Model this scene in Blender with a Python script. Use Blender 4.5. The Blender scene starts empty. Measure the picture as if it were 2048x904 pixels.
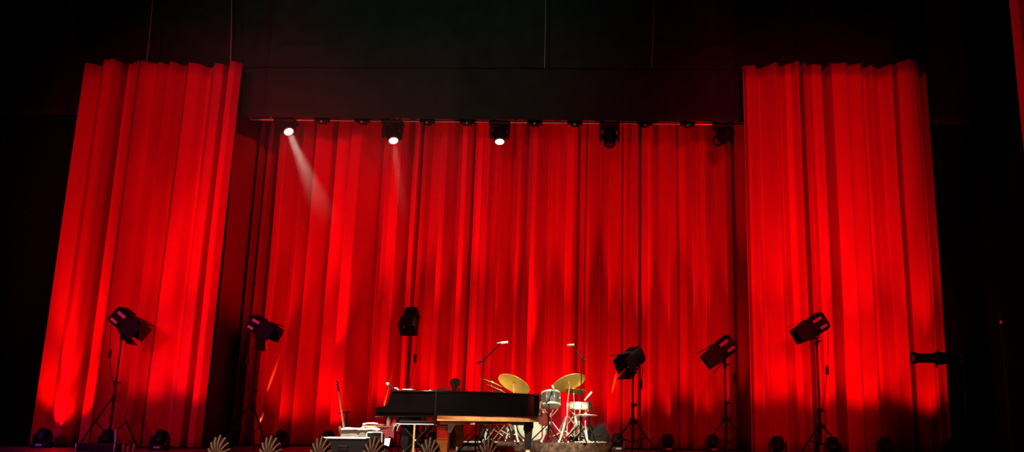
import bpy, bmesh, math, random
from mathutils import Vector, Matrix, noise
random.seed(7)
SC = bpy.context.scene
COL = SC.collection
PI = math.pi
R = math.radians

# ------------------------------------------------------------------ camera
FPX, PCX, PCY = 1800.0, 1220.0, 452.0
PITCH = math.atan((855 - PCY) / FPX)
ROLL = R(0.6)
CAMZ = 0.42
cam_d = bpy.data.cameras.new('camera')
cam = bpy.data.objects.new('camera', cam_d)
COL.objects.link(cam)
SC.camera = cam
cam_d.sensor_width = 36.0
cam_d.lens = FPX / 2048 * 36.0
cam_d.shift_x = (1024 - PCX) / 2048
cam_d.clip_end = 200
CM = Matrix.Rotation(PI / 2 + PITCH, 4, 'X') @ Matrix.Rotation(ROLL, 4, 'Z')
cam.matrix_world = Matrix.Translation((0, 0, CAMZ)) @ CM
CM3 = CM.to_3x3()


def P(px, py, Y):
    """the point at depth Y on the line of sight through a place in the frame"""
    d = CM3 @ Vector(((px - PCX) / FPX, -(py - PCY) / FPX, -1))
    return Vector((0, 0, CAMZ)) + d * (Y / d.y)


def F(px, py, Y, z=0.0):
    p = P(px, py, Y)
    return Vector((p.x, Y, z))


# ------------------------------------------------------------------ world, exposure
w = bpy.data.worlds.new('world')
SC.world = w
w.use_nodes = True
w.node_tree.nodes['Background'].inputs[0].default_value = (0.55, 0.5, 0.48, 1)
w.node_tree.nodes['Background'].inputs[1].default_value = 0.0012
vs = SC.view_settings
vs.view_transform = 'Standard'
vs.look = 'None'
vs.exposure = 0.0
vs.gamma = 1.0
vs.use_curve_mapping = False
SC.cycles.use_denoising = True
SC.cycles.max_bounces = 5
SC.cycles.volume_bounces = 0

RED = (1.0, 0.006, 0.012)
D_SIDE, D_BORDER, D_TRUSS, D_MID = 16.0, 16.62, 16.95, 18.5


def spot(name, loc, target, power, size, blend, color, radius=0.05):
    l = bpy.data.lights.new(name, 'SPOT')
    l.energy = power
    l.spot_size = R(size)
    l.spot_blend = blend
    l.color = color
    l.shadow_soft_size = radius
    o = bpy.data.objects.new(name, l)
    COL.objects.link(o)
    o.location = loc
    o.rotation_euler = (Vector(target) - Vector(loc)).to_track_quat('-Z', 'Y').to_euler()
    return o


# unseen red fill spots added out front to light the curtains
for xw, xt in ((-8.0, -7.4), (-4.0, -4.0), (1.0, -0.3), (4.0, 3.9)):
    spot('red_wash_fill', (xw, -5.0, 5.2), (xt, 17.2, 1.4), 8500 if xt > 3 else 6000, 22, 0.9, RED, 1.2)
for xt, pw in ((-7.7, 13000), (-4.9, 3000), (-1.8, 3200), (1.0, 3400), (3.9, 11000)):
    spot('red_fold_fill', (xt * 0.6 - 0.8, -5.0, 4.2), (xt, 16.5, 4.6), pw, 21, 0.55, (1.0, 0.006, 0.06), 0.8)  # front fill added to bring out the fold contrast
spot('red_fold_fill', (6.0, -5.0, 4.2), (-6.7, 18.5, 4.6), 14000, 11, 0.6, RED, 0.15)  # extra fill added for the dark gap beside the left panel
# warm white front light on piano, drums and footlights
spot('front_of_house_lamp', (-3.5, -4, 8.0), P(1068, 835, 15.2), 30000, 7.6, 0.6, (1.0, 0.92, 0.62), 0.2)
spot('front_of_house_lamp', (-9.0, -4, 8.0), P(750, 895, 11.6), 4200, 15, 0.6, (1.0, 0.88, 0.66), 0.2)
# unseen warm spots added overhead to brighten the white things and drums
spot('overhead_fill', (-3.0, 8.5, 10.5), P(740, 870, 12.9), 24000, 15, 0.7, (1.0, 0.95, 0.78), 0.12)
spot('overhead_fill', (2.4, 10.5, 10.5), P(1085, 830, 15.2), 14000, 15, 0.7, (1.0, 0.95, 0.70), 0.12)
# blue glow from the wing on the left
spot('blue_wing_lamp', (-9.5, 8.0, 3.5), P(330, 860, 14.0), 420, 50, 0.8, (0.2, 0.12, 1.0), 0.1)
spot('blue_wing_lamp', (-11.5, 9.0, 4.5), P(60, 897, 15.2), 900, 16, 0.9, (0.22, 0.10, 1.0), 0.1)
# dim warm fill spot added to lift the black border
spot('border_fill', (-3.0, 4.0, 4.0), P(800, 60, 16.4), 1300, 46, 1.0, (1.0, 0.86, 0.72), 0.3)


# ------------------------------------------------------------------ materials
def mat(name, col, rough=0.5, metal=0.0, spec=0.5, emit=None, estr=0.0, nscale=0, namt=0.0, sheen=0.0, coat=0.0,
        col2=None, bump=0.0):
    m = bpy.data.materials.new(name)
    m.use_nodes = True
    nt = m.node_tree
    b = nt.nodes['Principled BSDF']
    b.inputs['Base Color'].default_value = (*col, 1)
    b.inputs['Roughness'].default_value = rough
    b.inputs['Metallic'].default_value = metal
    b.inputs['Specular IOR Level'].default_value = spec
    if sheen:
        b.inputs['Sheen Weight'].default_value = sheen
        b.inputs['Sheen Roughness'].default_value = 0.35
        b.inputs['Sheen Tint'].default_value = (1, 0.55, 0.6, 1)
    if coat:
        b.inputs['Coat Weight'].default_value = coat
        b.inputs['Coat Roughness'].default_value = 0.04
    if emit:
        b.inputs['Emission Color'].default_value = (*emit, 1)
        b.inputs['Emission Strength'].default_value = estr
    if nscale:
        tc = nt.nodes.new('ShaderNodeTexCoord')
        n = nt.nodes.new('ShaderNodeTexNoise')
        n.inputs['Scale'].default_value = nscale
        n.inputs['Detail'].default_value = 4
        nt.links.new(tc.outputs['Object'], n.inputs['Vector'])
        if col2 or namt:
            r = nt.nodes.new('ShaderNodeValToRGB')
            c2 = col2 or tuple(c * (1 - namt) for c in col)
            r.color_ramp.elements[0].position = 0.38
            r.color_ramp.elements[1].position = 0.62
            r.color_ramp.elements[0].color = (*c2, 1)
            r.color_ramp.elements[1].color = (*col, 1)
            nt.links.new(n.outputs['Fac'], r.inputs['Fac'])
            nt.links.new(r.outputs['Color'], b.inputs['Base Color'])
        if bump:
            bp = nt.nodes.new('ShaderNodeBump')
            bp.inputs['Strength'].default_value = bump
            bp.inputs['Distance'].default_value = 0.01
            nt.links.new(n.outputs['Fac'], bp.inputs['Height'])
            nt.links.new(bp.outputs['Normal'], b.inputs['Normal'])
    return m


M = {}
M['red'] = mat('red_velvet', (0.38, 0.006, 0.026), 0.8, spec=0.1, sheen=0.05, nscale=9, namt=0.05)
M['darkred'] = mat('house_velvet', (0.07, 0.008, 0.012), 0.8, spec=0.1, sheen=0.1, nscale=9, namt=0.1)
M['blackcloth'] = mat('black_serge', (0.005, 0.006, 0.005), 0.95, spec=0.05, nscale=3, namt=0.2)
M['border'] = mat('border_wool', (0.013, 0.026, 0.021), 0.95, spec=0.05, nscale=3, namt=0.2)
M['floor'] = mat('stage_floor_paint', (0.035, 0.03, 0.035), 0.45, nscale=6, namt=0.3)
M['black'] = mat('black_paint', (0.005, 0.0045, 0.0045), 0.6, spec=0.18, nscale=20, namt=0.2)
M['satin'] = mat('satin_black_metal', (0.0055, 0.005, 0.005), 0.55, spec=0.14, nscale=30, namt=0.2)
M['piano'] = mat('piano_lacquer', (0.003, 0.0025, 0.0025), 0.1, coat=0.6, nscale=4, namt=0.2)
M['rubber'] = mat('black_rubber', (0.01, 0.01, 0.01), 0.8, nscale=30, namt=0.2)
M['chrome'] = mat('chrome', (0.80, 0.78, 0.68), 0.3, metal=0.65, nscale=30, namt=0.08)
M['steel'] = mat('grey_steel', (0.45, 0.43, 0.38), 0.4, metal=0.7, nscale=30, namt=0.12)
M['bronze'] = mat('cymbal_bronze', (0.88, 0.74, 0.20), 0.36, metal=0.45, nscale=7, namt=0.12)
M['drumhead'] = mat('coated_drumhead', (0.80, 0.78, 0.62), 0.6, nscale=6, namt=0.1)
M['shell_grey'] = mat('drum_lacquer_grey', (0.05, 0.05, 0.045), 0.3, nscale=12, namt=0.3)
M['white'] = mat('white_cloth', (0.85, 0.84, 0.78), 0.8, nscale=12, namt=0.08, bump=0.3)
M['paper'] = mat('paper', (0.85, 0.84, 0.8), 0.7, nscale=30, namt=0.04)
M['label'] = mat('paper_sticker', (0.30, 0.30, 0.29), 0.6, nscale=40, namt=0.06)
M['tan'] = mat('spruce_wood', (0.62, 0.40, 0.16), 0.5, nscale=6, col2=(0.45, 0.27, 0.09))
M['wood'] = mat('amber_varnish', (0.72, 0.34, 0.06), 0.3, nscale=5, col2=(0.55, 0.22, 0.03))
M['darkwood'] = mat('dark_varnish', (0.16, 0.05, 0.015), 0.3, nscale=5, namt=0.4)
M['ebony'] = mat('ebony', (0.02, 0.014, 0.01), 0.4, nscale=8, namt=0.3)
M['shell'] = mat('ivory_enamel', (0.46, 0.36, 0.24), 0.45, nscale=14, namt=0.15)
M['shell_shade'] = mat('groove_shade_enamel', (0.035, 0.024, 0.016), 0.5, nscale=14, namt=0.2)  # shade of the grooves between ribs, put into the hood colour
M['rug'] = mat('patterned_rug', (0.085, 0.05, 0.026), 0.95, nscale=14, col2=(0.02, 0.007, 0.006))
M['greycover'] = mat('grey_vinyl', (0.19, 0.18, 0.14), 0.6, nscale=8, namt=0.25)
M['redcloth'] = mat('red_cloth', (0.14, 0.006, 0.01), 0.8, nscale=8, namt=0.2)
M['ivory'] = mat('ivory_keys', (0.85, 0.82, 0.72), 0.3, nscale=20, namt=0.04)
M['lens_on'] = mat('lit_lens', (0.9, 0.9, 0.85), 0.1, emit=(1.0, 1.0, 0.9), estr=14, nscale=5, namt=0.02)
M['lens_off'] = mat('dark_lens', (0.02, 0.022, 0.02), 0.06, spec=0.9, coat=1.0, nscale=5, namt=0.2)
M['lens_red'] = mat('red_lens', (0.3, 0.02, 0.02), 0.2, emit=(1.0, 0.03, 0.02), estr=1.5, nscale=5, namt=0.02)
M['rim'] = mat('lens_ring_metal', (0.5, 0.46, 0.34), 0.3, metal=0.6, nscale=20, namt=0.1)
M['fresnel'] = mat('fresnel_glass', (0.03, 0.03, 0.03), 0.15, spec=0.8, nscale=20, namt=0.1)
M['pipe'] = mat('aluminium_pipe', (0.72, 0.7, 0.7), 0.35, metal=0.5, nscale=20, namt=0.1)
M['glass'] = mat('amber_glass', (0.3, 0.16, 0.08), 0.15, nscale=10, namt=0.2)


# ------------------------------------------------------------------ mesh helpers
def frame(d, up=(0, 0, 1)):
    """matrix whose X axis runs along d"""
    x = Vector(d).normalized()
    u = Vector(up)
    if abs(x.dot(u)) > 0.98:
        u = Vector((0, 1, 0))
    y = u.cross(x).normalized()
    z = x.cross(y)
    return Matrix((x, y, z)).transposed().to_4x4()


def T(x, y, z):
    return Matrix.Translation((x, y, z))


def box(bm, c, s, rot=None, bev=0.0, taper=None):
    M4 = T(*c) @ (rot or Matrix())
    r = bmesh.ops.create_cube(bm, size=1.0)
    for v in r['verts']:
        v.co = Vector((v.co.x * s[0], v.co.y * s[1], v.co.z * s[2]))
        if taper and v.co.z > 0:
            v.co.x *= taper
            v.co.y *= taper
    if bev:
        es = list({e for v in r['verts'] for e in v.link_edges})
        g = bmesh.ops.bevel(bm, geom=es, offset=bev, segments=2, profile=0.6, affect='EDGES')
        vs_ = {v for f in g['faces'] for v in f.verts} | {v for v in r['verts'] if v.is_valid}
    else:
        vs_ = set(r['verts'])
    for v in vs_:
        v.co = M4 @ v.co
    return bm


def cyl(bm, a, b, r0, r1=None, n=12):
    a, b = Vector(a), Vector(b)
    r1 = r0 if r1 is None else r1
    F4 = frame(b - a)
    L = (b - a).length
    ra, rb = [], []
    for i in range(n):
        t = 2 * PI * i / n
        ra.append(bm.verts.new(a + F4.to_3x3() @ Vector((0, r0 * math.cos(t), r0 * math.sin(t)))))
        rb.append(bm.verts.new(a + F4.to_3x3() @ Vector((L, r1 * math.cos(t), r1 * math.sin(t)))))
    for i in range(n):
        j = (i + 1) % n
        bm.faces.new((ra[i], ra[j], rb[j], rb[i]))
    bm.faces.new(ra[::-1])
    bm.faces.new(rb)
    return bm


def tube(bm, pts, r, n=8, taper=None):
    pts = [Vector(p) for p in pts]
    rings = []
    for k, p in enumerate(pts):
        d = pts[min(k + 1, len(pts) - 1)] - pts[max(k - 1, 0)]
        F3 = frame(d).to_3x3()
        rr = r if taper is None else r * (1 + (taper - 1) * k / (len(pts) - 1))
        rings.append([bm.verts.new(p + F3 @ Vector((0, rr * math.cos(2 * PI * i / n), rr * math.sin(2 * PI * i / n))))
                      for i in range(n)])
    for a, b in zip(rings, rings[1:]):
        for i in range(n):
            j = (i + 1) % n
            bm.faces.new((a[i], a[j], b[j], b[i]))
    bm.faces.new(rings[0][::-1])
    bm.faces.new(rings[-1])
    return bm


def lathe(bm, prof, Mx=None, n=28):
    """prof: list of (radius, height along local Z)"""
    Mx = Mx or Matrix()
    rings = []
    for r, z in prof:
        if r < 1e-5:
            rings.append([bm.verts.new(Mx @ Vector((0, 0, z)))])
        else:
            rings.append([bm.verts.new(Mx @ Vector((r * math.cos(2 * PI * i / n), r * math.sin(2 * PI * i / n), z)))
                          for i in range(n)])
    for a, b in zip(rings, rings[1:]):
        if len(a) == 1 and len(b) == 1:
            continue
        for i in range(n):
            j = (i + 1) % n
            if len(a) == 1:
                bm.faces.new((a[0], b[j], b[i]))
            elif len(b) == 1:
                bm.faces.new((a[i], a[j], b[0]))
            else:
                bm.faces.new((a[i], a[j], b[j], b[i]))
    return bm


def prism(bm, poly, h, Mx=None):
    """poly in local XY, extruded along local Z from 0 to h"""
    Mx = Mx or Matrix()
    lo = [bm.verts.new(Mx @ Vector((x, y, 0))) for x, y in poly]
    hi = [bm.verts.new(Mx @ Vector((x, y, h))) for x, y in poly]
    n = len(poly)
    bm.faces.new(lo[::-1])
    bm.faces.new(hi)
    for i in range(n):
        j = (i + 1) % n
        bm.faces.new((lo[i], lo[j], hi[j], hi[i]))
    return bm


def BM():
    return bmesh.new()


def obj(name, bm, m, parent=None, smooth=True, bev=0.0):
    bmesh.ops.recalc_face_normals(bm, faces=bm.faces)
    me = bpy.data.meshes.new(name)
    bm.to_mesh(me)
    bm.free()
    me.materials.append(m)
    o = bpy.data.objects.new(name, me)
    COL.objects.link(o)
    if parent:
        o.parent = parent
    if bev:
        b = o.modifiers.new('bevel', 'BEVEL')
        b.width = bev
        b.segments = 2
        b.limit_method = 'ANGLE'
    if smooth:
        for p in me.polygons:
            p.use_smooth = True
        try:
            me.set_sharp_from_angle(angle=R(38))
        except Exception:
            pass
    return o


def tag(o, label, cat, group=None):
    o['label'] = label
    o['category'] = cat
    if group:
        o['group'] = group
    return o


def thing(name, label, cat, loc=(0, 0, 0), rz=0.0, group=None):
    o = bpy.data.objects.new(name, None)
    o.empty_display_size = 0.1
    COL.objects.link(o)
    o.location = loc
    o.rotation_euler = (0, 0, rz)
    return tag(o, label, cat, group)


def struct(name, bm, m):
    o = obj(name, bm, m, smooth=False)
    o['kind'] = 'structure'
    return o


# ------------------------------------------------------------------ the room
b = BM(); box(b, (-1.5, 14.0, -0.05), (34, 16, 0.1)); struct('floor', b, M['floor'])
b = BM(); box(b, (-1.5, 21.3, 6), (34, 0.2, 12.2)); struct('wall_back', b, M['blackcloth'])
b = BM(); box(b, (-18.4, 14, 6), (0.2, 14.4, 12.2)); struct('wall_left', b, M['blackcloth'])
b = BM(); box(b, (15.4, 14, 6), (0.2, 14.4, 12.2)); struct('wall_right', b, M['blackcloth'])
b = BM(); box(b, (-1.5, 14, 12.2), (34, 15, 0.2)); struct('ceiling', b, M['blackcloth'])


# ------------------------------------------------------------------ pleated cloth
def lin(v):
    return (max(v, 4) / 255.0) ** 2.2


def pleats(segs, Y, vmax, step=0.004, cap=6.0, vv=100):
    """cross section of a pleated drape: segs are (start, end, openness 0-255) across the cloth"""
    xs, hs = [], []
    x0 = P(segs[0][0], 460, Y).x
    h = 0.0
    xs.append(x0); hs.append(0.0)
    for s0, s1, v in segs:
        a, c = P(s0, 460, Y).x, P(s1, 460, Y).x
        ny = min(1.0, max(0.08, (lin(v) / lin(vmax)) ** 1.5))
        sl = min(cap, math.sqrt(max(0.0, 1 / ny ** 2 - 1)) * 1.15)
        n = max(2, int((c - a) / step))
        sg = -1 if h > 0 else 1
        if v < vv:
            sl = min(13.0, max(5.0, 700.0 / v))
        for k in range(1, n + 1):
            t = k / n
            d = sl * (c - a) / n
            if v < vv:                       # a narrow valley: in and out again
                h += d if t <= 0.5 else -d
            else:
                h += sg * d
            xs.append(a + (c - a) * t)
            hs.append(h)
    return xs, hs


def resample(xs, hs, n):
    out = []
    k = 0
    for i in range(n):
        x = xs[0] + (xs[-1] - xs[0]) * i / (n - 1)
        while k < len(xs) - 2 and xs[k + 1] < x:
            k += 1
        t = (x - xs[k]) / max(1e-6, xs[k + 1] - xs[k])
        out.append((x, hs[k] + (hs[k + 1] - hs[k]) * max(0, min(1, t))))
    return out


def smooth_list(v, rad, passes=2):
    for _ in range(passes):
        o = []
        for i in range(len(v)):
            a, c = max(0, i - rad), min(len(v), i + rad + 1)
            o.append(sum(v[a:c]) / (c - a))
        v = o
    return v


def interp(tab, x):
    if x <= tab[0][0]:
        return tab[0][1]
    for (a, u), (c, v) in zip(tab, tab[1:]):
        if x <= c:
            t = (x - a) / (c - a)
            t = t * t * (3 - 2 * t)
            return u + (v - u) * t
    return tab[-1][1]


def drape(name, segs, Y, z0, z1, m, label, cat, vmax=215, wave=None, sway=0.012, seed=0, thick=0.0, group=None):
    xs, hs = pleats(segs, Y, vmax, cap=6.0 if Y > 18 else 2.1, vv=100 if Y > 18 else 126)
    n = max(40, int((xs[-1] - xs[0]) / 0.0042))
    pr = resample(xs, hs, n)
    h = [q[1] for q in pr]
    pad = 120
    h = [2 * h[0] - q for q in h[pad:0:-1]] + h + [2 * h[-1] - q for q in h[-2:-pad - 2:-1]]
    low = smooth_list(h, 95 if Y > 18 else 34, 3)
    h = smooth_list([a - c for a, c in zip(h, low)], 1, 2)[pad:-pad]
    zs = 30
    bm = BM()
    grid = []
    for iz in range(zs + 1):
        t = iz / zs
        z = z0 + (z1 - z0) * t
        row = []
        for (x, _), hh in zip(pr, h):
            wv = wave(x) if wave else 0.0
            q = noise.noise(Vector((x * 1.1, z * 0.22, seed)))
            q2 = noise.noise(Vector((x * 3.7, z * 0.5, seed + 9)))
            dx = sway * q * (1 - 0.6 * t) * 2 + 0.004 * q2
            amp = 0.95 + 0.2 * noise.noise(Vector((x * 0.8, z * 0.2, seed + 4)))
            y = Y + wv * (0.4 + 0.6 * t) + hh * amp + 0.05 * noise.noise(Vector((x * 0.9, z * 0.15, seed + 2)))
            row.append(bm.verts.new((x + dx, y, z)))
        grid.append(row)
    for a, c in zip(grid, grid[1:]):
        for i in range(n - 1):
            bm.faces.new((a[i], a[i + 1], c[i + 1], c[i]))
    me_o = obj(name, bm, m)
    s = me_o.modifiers.new('thickness', 'SOLIDIFY')
    s.thickness = 0.006
    s.offset = 1.0
    tag(me_o, label, cat, group)
    return me_o


def S(x0, rows, k=5.12):
    """rows: (start, value) along an enlarged strip -> segments in frame units"""
    out = []
    for (a, v), (c, _) in zip(rows, rows[1:]):
        out.append((x0 + a / k, x0 + c / k, v))
    return out


LEFT = S(100, [(110, 190), (230, 200), (370, 215), (408, 140), (445, 205), (472, 150), (512, 60), (562, 205), (595, 165),
               (722, 60), (748, 190), (880, 215), (928, 150), (985, 160), (1048, 195), (1095, 145), (1145, 165), (1188, 100),
               (1223, 205), (1255, 200), (1392, 210), (1417, 165), (1515, 205), (1585, 115), (1683, 212), (1742, 170),
               (1790, 170)])
MID = S(420, [(20, 60), (150, 60), (190, 45), (265, 120), (335, 55), (395, 150), (443, 65), (522, 190), (563, 70), (655, 130),
              (690, 180), (773, 135), (830, 170), (900, 140), (972, 120), (1002, 65), (1043, 165), (1072, 155), (1172, 80),
              (1212, 110), (1265, 180), (1372, 145), (1460, 178), (1532, 130), (1642, 185), (1660, 160), (1752, 120),
              (1793, 150), (1825, 175), (1942, 110), (2000, 130), (2035, 130)]) + \
    S(800, [(85, 195), (133, 135), (180, 85), (228, 170), (260, 140), (290, 175), (352, 140), (412, 192), (455, 145), (540, 178),
            (573, 125), (612, 207), (660, 160), (703, 60), (738, 185), (767, 207), (812, 155), (843, 188), (892, 125), (913, 178),
            (972, 148), (1030, 162), (1130, 148), (1203, 190), (1230, 135), (1258, 180), (1288, 130), (1357, 207), (1402, 170),
            (1433, 138), (1503, 178), (1535, 165), (1600, 170), (1703, 188), (1773, 150), (1808, 72), (1843, 160), (1893, 85),
            (1922, 180), (1945, 145), (2048, 145)]) + \
    S(1150, [(256, 150), (264, 105), (293, 140), (323, 150), (350, 170), (433, 138), (468, 60), (498, 170), (573, 128), (633, 80),
             (688, 160), (712, 145), (740, 190), (768, 122), (820, 152), (950, 140), (1053, 75), (1078, 175), (1143, 132),
             (1190, 152), (1260, 158), (1328, 85), (1348, 162), (1463, 138), (1533, 168), (1615, 75), (1673, 140), (1733, 192),
             (1758, 85), (1800, 120), (1880, 160), (1960, 120)])
RIGHT = S(1480, [(75, 120), (105, 140), (130, 190), (193, 132), (263, 195), (290, 207), (413, 165), (480, 150), (523, 207),
                 (583, 158), (648, 48), (708, 168), (773, 128), (798, 207), (833, 165), (908, 122), (1005, 207), (1060, 190),
                 (1152, 162), (1193, 195), (1212, 195), (1310, 162), (1370, 207), (1397, 165), (1443, 182), (1550, 212),
                 (1653, 62), (1693, 182), (1783, 207), (1918, 105), (1978, 195), (2008, 195)])
WL = [(171, 126.5), (196, 128), (217, 121), (239, 124), (259, 126), (290, 128.5), (331, 123), (368, 128), (397, 126.5),
      (414, 131), (457, 132), (466, 127), (483, 126.5)]
WR = [(1490, 132), (1518, 136.5), (1555, 129), (1587, 129), (1603, 134), (1625, 134.5), (1655, 128.5), (1701, 128), (1737, 131),
      (1745, 134), (1756, 134), (1792, 123), (1820, 121), (1828, 126), (1854, 127)]


def wave_of(tab, ref):
    t2 = [(P(a, 127, D_SIDE).x, (v - ref) / 730.0 * D_SIDE) for a, v in tab]
    return lambda x: interp(t2, x)


zt = P(320, 126.5, D_SIDE).z
drape('stage_curtain', LEFT, D_SIDE, 0.02, zt, M['red'], 'tall red pleated curtain panel behind the leftmost lamp stands',
      'curtain', wave=wave_of(WL, 126.5), seed=1)
zt2 = P(1670, 129, D_SIDE).z
drape('stage_curtain', RIGHT, D_SIDE, 0.02, zt2, M['red'], 'tall red pleated curtain panel behind the rightmost lamp stands',
      'curtain', wave=wave_of(WR, 129), seed=2)
drape('stage_curtain', MID, D_MID, 0.02, P(1000, 215, D_MID).z, M['red'],
      'wide red pleated centre curtain behind piano and drums', 'curtain', seed=3, vmax=205)

# black masking cloths
random.seed(3)


def black_cloth(name, px0, px1, Y, z0, z1, label, seed, step=60, group=None, m='blackcloth'):
    segs, x = [], px0
    while x < px1:
        wd = random.uniform(0.6, 1.4) * step
        segs.append((x, min(px1, x + wd), random.choice((185, 195, 200, 205))))
        x += wd
    return drape(name, segs, Y, z0, z1, M[m], label, 'curtain', vmax=206, sway=0.01, seed=seed, group=group)


zb = P(985, 239, D_BORDER).z
o = black_cloth('masking_border', -160, 2250, D_BORDER, 0, 10.6 - zb, 'wide black border cloth hanging above the centre curtain', 11, 240, m='border')
o.location = (0, 0, zb)
o.rotation_euler = (0, 0, 0)
b = BM()
tube(b, [P(330, 132, D_BORDER - 0.16), P(1660, 136, D_BORDER - 0.16)], 0.010, 6)
sm = obj('seam', b, M['border'], o)
sm.location = (0, 0, -zb)
black_cloth('masking_drape', -160, 250, D_SIDE + 0.75, 0.02, 10.6, 'black masking drape at the dark left side of the stage', 12, 90)
black_cloth('masking_drape', 1800, 2010, D_SIDE + 0.75, 0.02, 10.6, 'black masking drape just right of the tall red panel', 13, 80)
black_cloth('masking_drape', 1960, 2300, D_SIDE - 1.2, 0.02, 10.6, 'black masking drape at the far right dark edge', 14, 80)
# house curtain edge, upper right
hs_, x = [], 2062
xs_w = [(a_ + 26, c_ + 26, v_) for a_, c_, v_ in ((2036, 2060, 200), (2060, 2078, 120), (2078, 2110, 190), (2110, 2130, 70), (2130, 2180, 195), (2180, 2210, 110), (2210, 2260, 190))]
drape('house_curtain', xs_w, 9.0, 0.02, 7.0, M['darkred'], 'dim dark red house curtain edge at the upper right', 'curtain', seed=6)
spot('house_curtain_fill', (2.0, 5.0, 6.0), P(2050, 60, 9.0), 90, 40, 1.0, (1.0, 0.45, 0.4), 0.1)  # unseen fill spot added so the curtain edge shows

# ------------------------------------------------------------------ rigging
# pipe under the border, the lamps hang from it
pz = P(985, 243.5, D_TRUSS).z
xa, xb = P(500, 240, D_TRUSS).x, P(1560, 240, D_TRUSS).x
tr = thing('lighting_truss', 'long lighting truss running along the bottom edge of the black border', 'truss', ((xa + xb) / 2, D_TRUSS, pz))
hw = (xb - xa) / 2
b = BM(); tube(b, [(-hw, 0, 0), (hw, 0, 0)], 0.022, 12); obj('lower_chord', b, M['pipe'], tr)
for sy in (-0.2, 0.2):
    b = BM(); tube(b, [(-hw, sy, 0.4), (hw, sy, 0.4)], 0.025, 10); obj('upper_chord', b, M['pipe'], tr)
b = BM()
nb = 26
for i in range(nb):
    u = -hw + 2 * hw * i / nb
    for sy in (-0.2, 0.2):
        tube(b, [(u, 0, 0), (u + hw / nb, sy, 0.4)], 0.010, 6)
        tube(b, [(u + hw / nb, sy, 0.4), (u + 2 * hw / nb, 0, 0)], 0.010, 6)
obj('truss_lacing', b, M['pipe'], tr)
for u in (-hw * 0.9, 0, hw * 0.9):
    b = BM(); tube(b, [(u, 0.0, 0.4), (u, 0.0, 12.05 - pz)], 0.012, 6); obj('hoist_cable', b, M['steel'], tr)
    b = BM(); tube(b, [(u, -0.2, 0.4), (u, 0.2, 0.4)], 0.02, 8); obj('spreader', b, M['pipe'], tr)


def moving_head(px, py, aim, lit, label, lens_px=None):
    """px,py = pivot of the head in the frame"""
    piv = P(px, py, D_TRUSS)
    t = thing('moving_head_lamp', label, 'stage light', (piv.x, piv.y, pz), 0, 'moving heads under the truss')
    hz = piv.z - pz
    d = (Vector(aim) - piv).normalized()
    b = BM(); box(b, (0, 0, -0.055), (0.40, 0.30, 0.085), bev=0.02); obj('base', b, M['black'], t)
    for s in (-0.12, 0.12):
        b = BM()
        tube(b, [(s, 0.0, -0.03), (s, -0.045, 0.0), (s, 0.0, 0.045), (s, 0.045, 0.0), (s, 0.0, -0.03)], 0.014, 6)
        obj('clamp', b, M['black'], t)
    yaw = math.atan2(-d.x, -d.y) if False else math.atan2(d.x, -d.y)
    Ry = Matrix.Rotation(yaw, 4, 'Z')
    b = BM()
    box(b, (0, 0, -0.115), (0.36, 0.14, 0.05), Ry, 0.012)
    for s in (-1, 1):
        for (u0, w0, z0_, w1, u1, z1_) in ((0.165, 0.12, -0.10, 0.13, 0.185, hz * 0.7), (0.185, 0.13, hz * 0.7, 0.10, 0.170, hz - 0.10)):
            q = []
            for uu, ww, zz in ((u0, w0, z0_), (u1, w1, z1_)):
                for a_, c_ in ((-0.02, -0.5), (0.02, -0.5), (0.02, 0.5), (-0.02, 0.5)):
                    q.append(b.verts.new(Ry @ Vector((s * uu + a_, c_ * ww, zz))))
            for i in range(4):
                j = (i + 1) % 4
                b.faces.new((q[i], q[j], q[4 + j], q[4 + i]))
            b.faces.new(q[:4][::-1]); b.faces.new(q[4:])
    obj('yoke', b, M['black'], t, bev=0.008)
    Hm = T(0, 0, hz) @ frame(d) @ Matrix.Rotation(PI / 2, 4, 'Y')   # local Z along d
    b = BM()
    lathe(b, [(0.0, -0.24), (0.09, -0.235), (0.125, -0.18), (0.14, -0.06), (0.14, 0.05), (0.118, 0.13), (0.112, 0.185), (0.098, 0.19), (0.098, 0.165), (0.0, 0.16)], Hm)
    obj('head', b, M['satin'], t)
    for s in (-1, 1):
        b = BM()
        lathe(b, [(0.0, -0.02), (0.045, -0.02), (0.045, 0.02), (0.0, 0.02)], T(0, 0, hz) @ Ry @ T(s * 0.155, 0, 0) @ Matrix.Rotation(PI / 2, 4, 'Y'), 16)
        obj('pivot', b, M['satin'], t)
    b = BM(); lathe(b, [(0.084, 0.186), (0.106, 0.186), (0.106, 0.204), (0.084, 0.204), (0.084, 0.186)], Hm)
    obj('lens_ring', b, M['rim' if lit else 'satin'], t)
    b = BM(); lathe(b, [(0.0, 0.205), (0.045, 0.200), (0.07, 0.194), (0.0835, 0.187), (0.0, 0.18)], Hm)
    obj('lens', b, M['lens_on' if lit else 'lens_off'], t)['label'] = 'bright white lens' if lit else 'dark unlit lens'
    if lit:
        lp = piv + d * 0.23
        spot('moving_head_beam', lp, aim, lit[0], lit[1], 0.35, (1.0, 0.96, 0.82), 0.06)
    return t


A1, A2, A3 = P(835, 862, 13.9), P(868, 880, 14.2), P(1015, 880, 14.6)
moving_head(572, 251, A1, (4500, 11), 'lit moving head hanging at the left end of the truss')
moving_head(785, 267, A2, (2200, 6), 'lit moving head second from the left under the truss')
moving_head(999, 268, A3, (500, 5), 'lit moving head above the drum kit, middle of the truss')
moving_head(1219, 274, P(1228, 900, 14.4), None, 'dark unlit moving head pointing straight down, second from the right')
moving_head(1446, 274, P(1110, 520, 15.6), None, 'dark unlit moving head tilted sideways at the right end of the truss')

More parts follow.
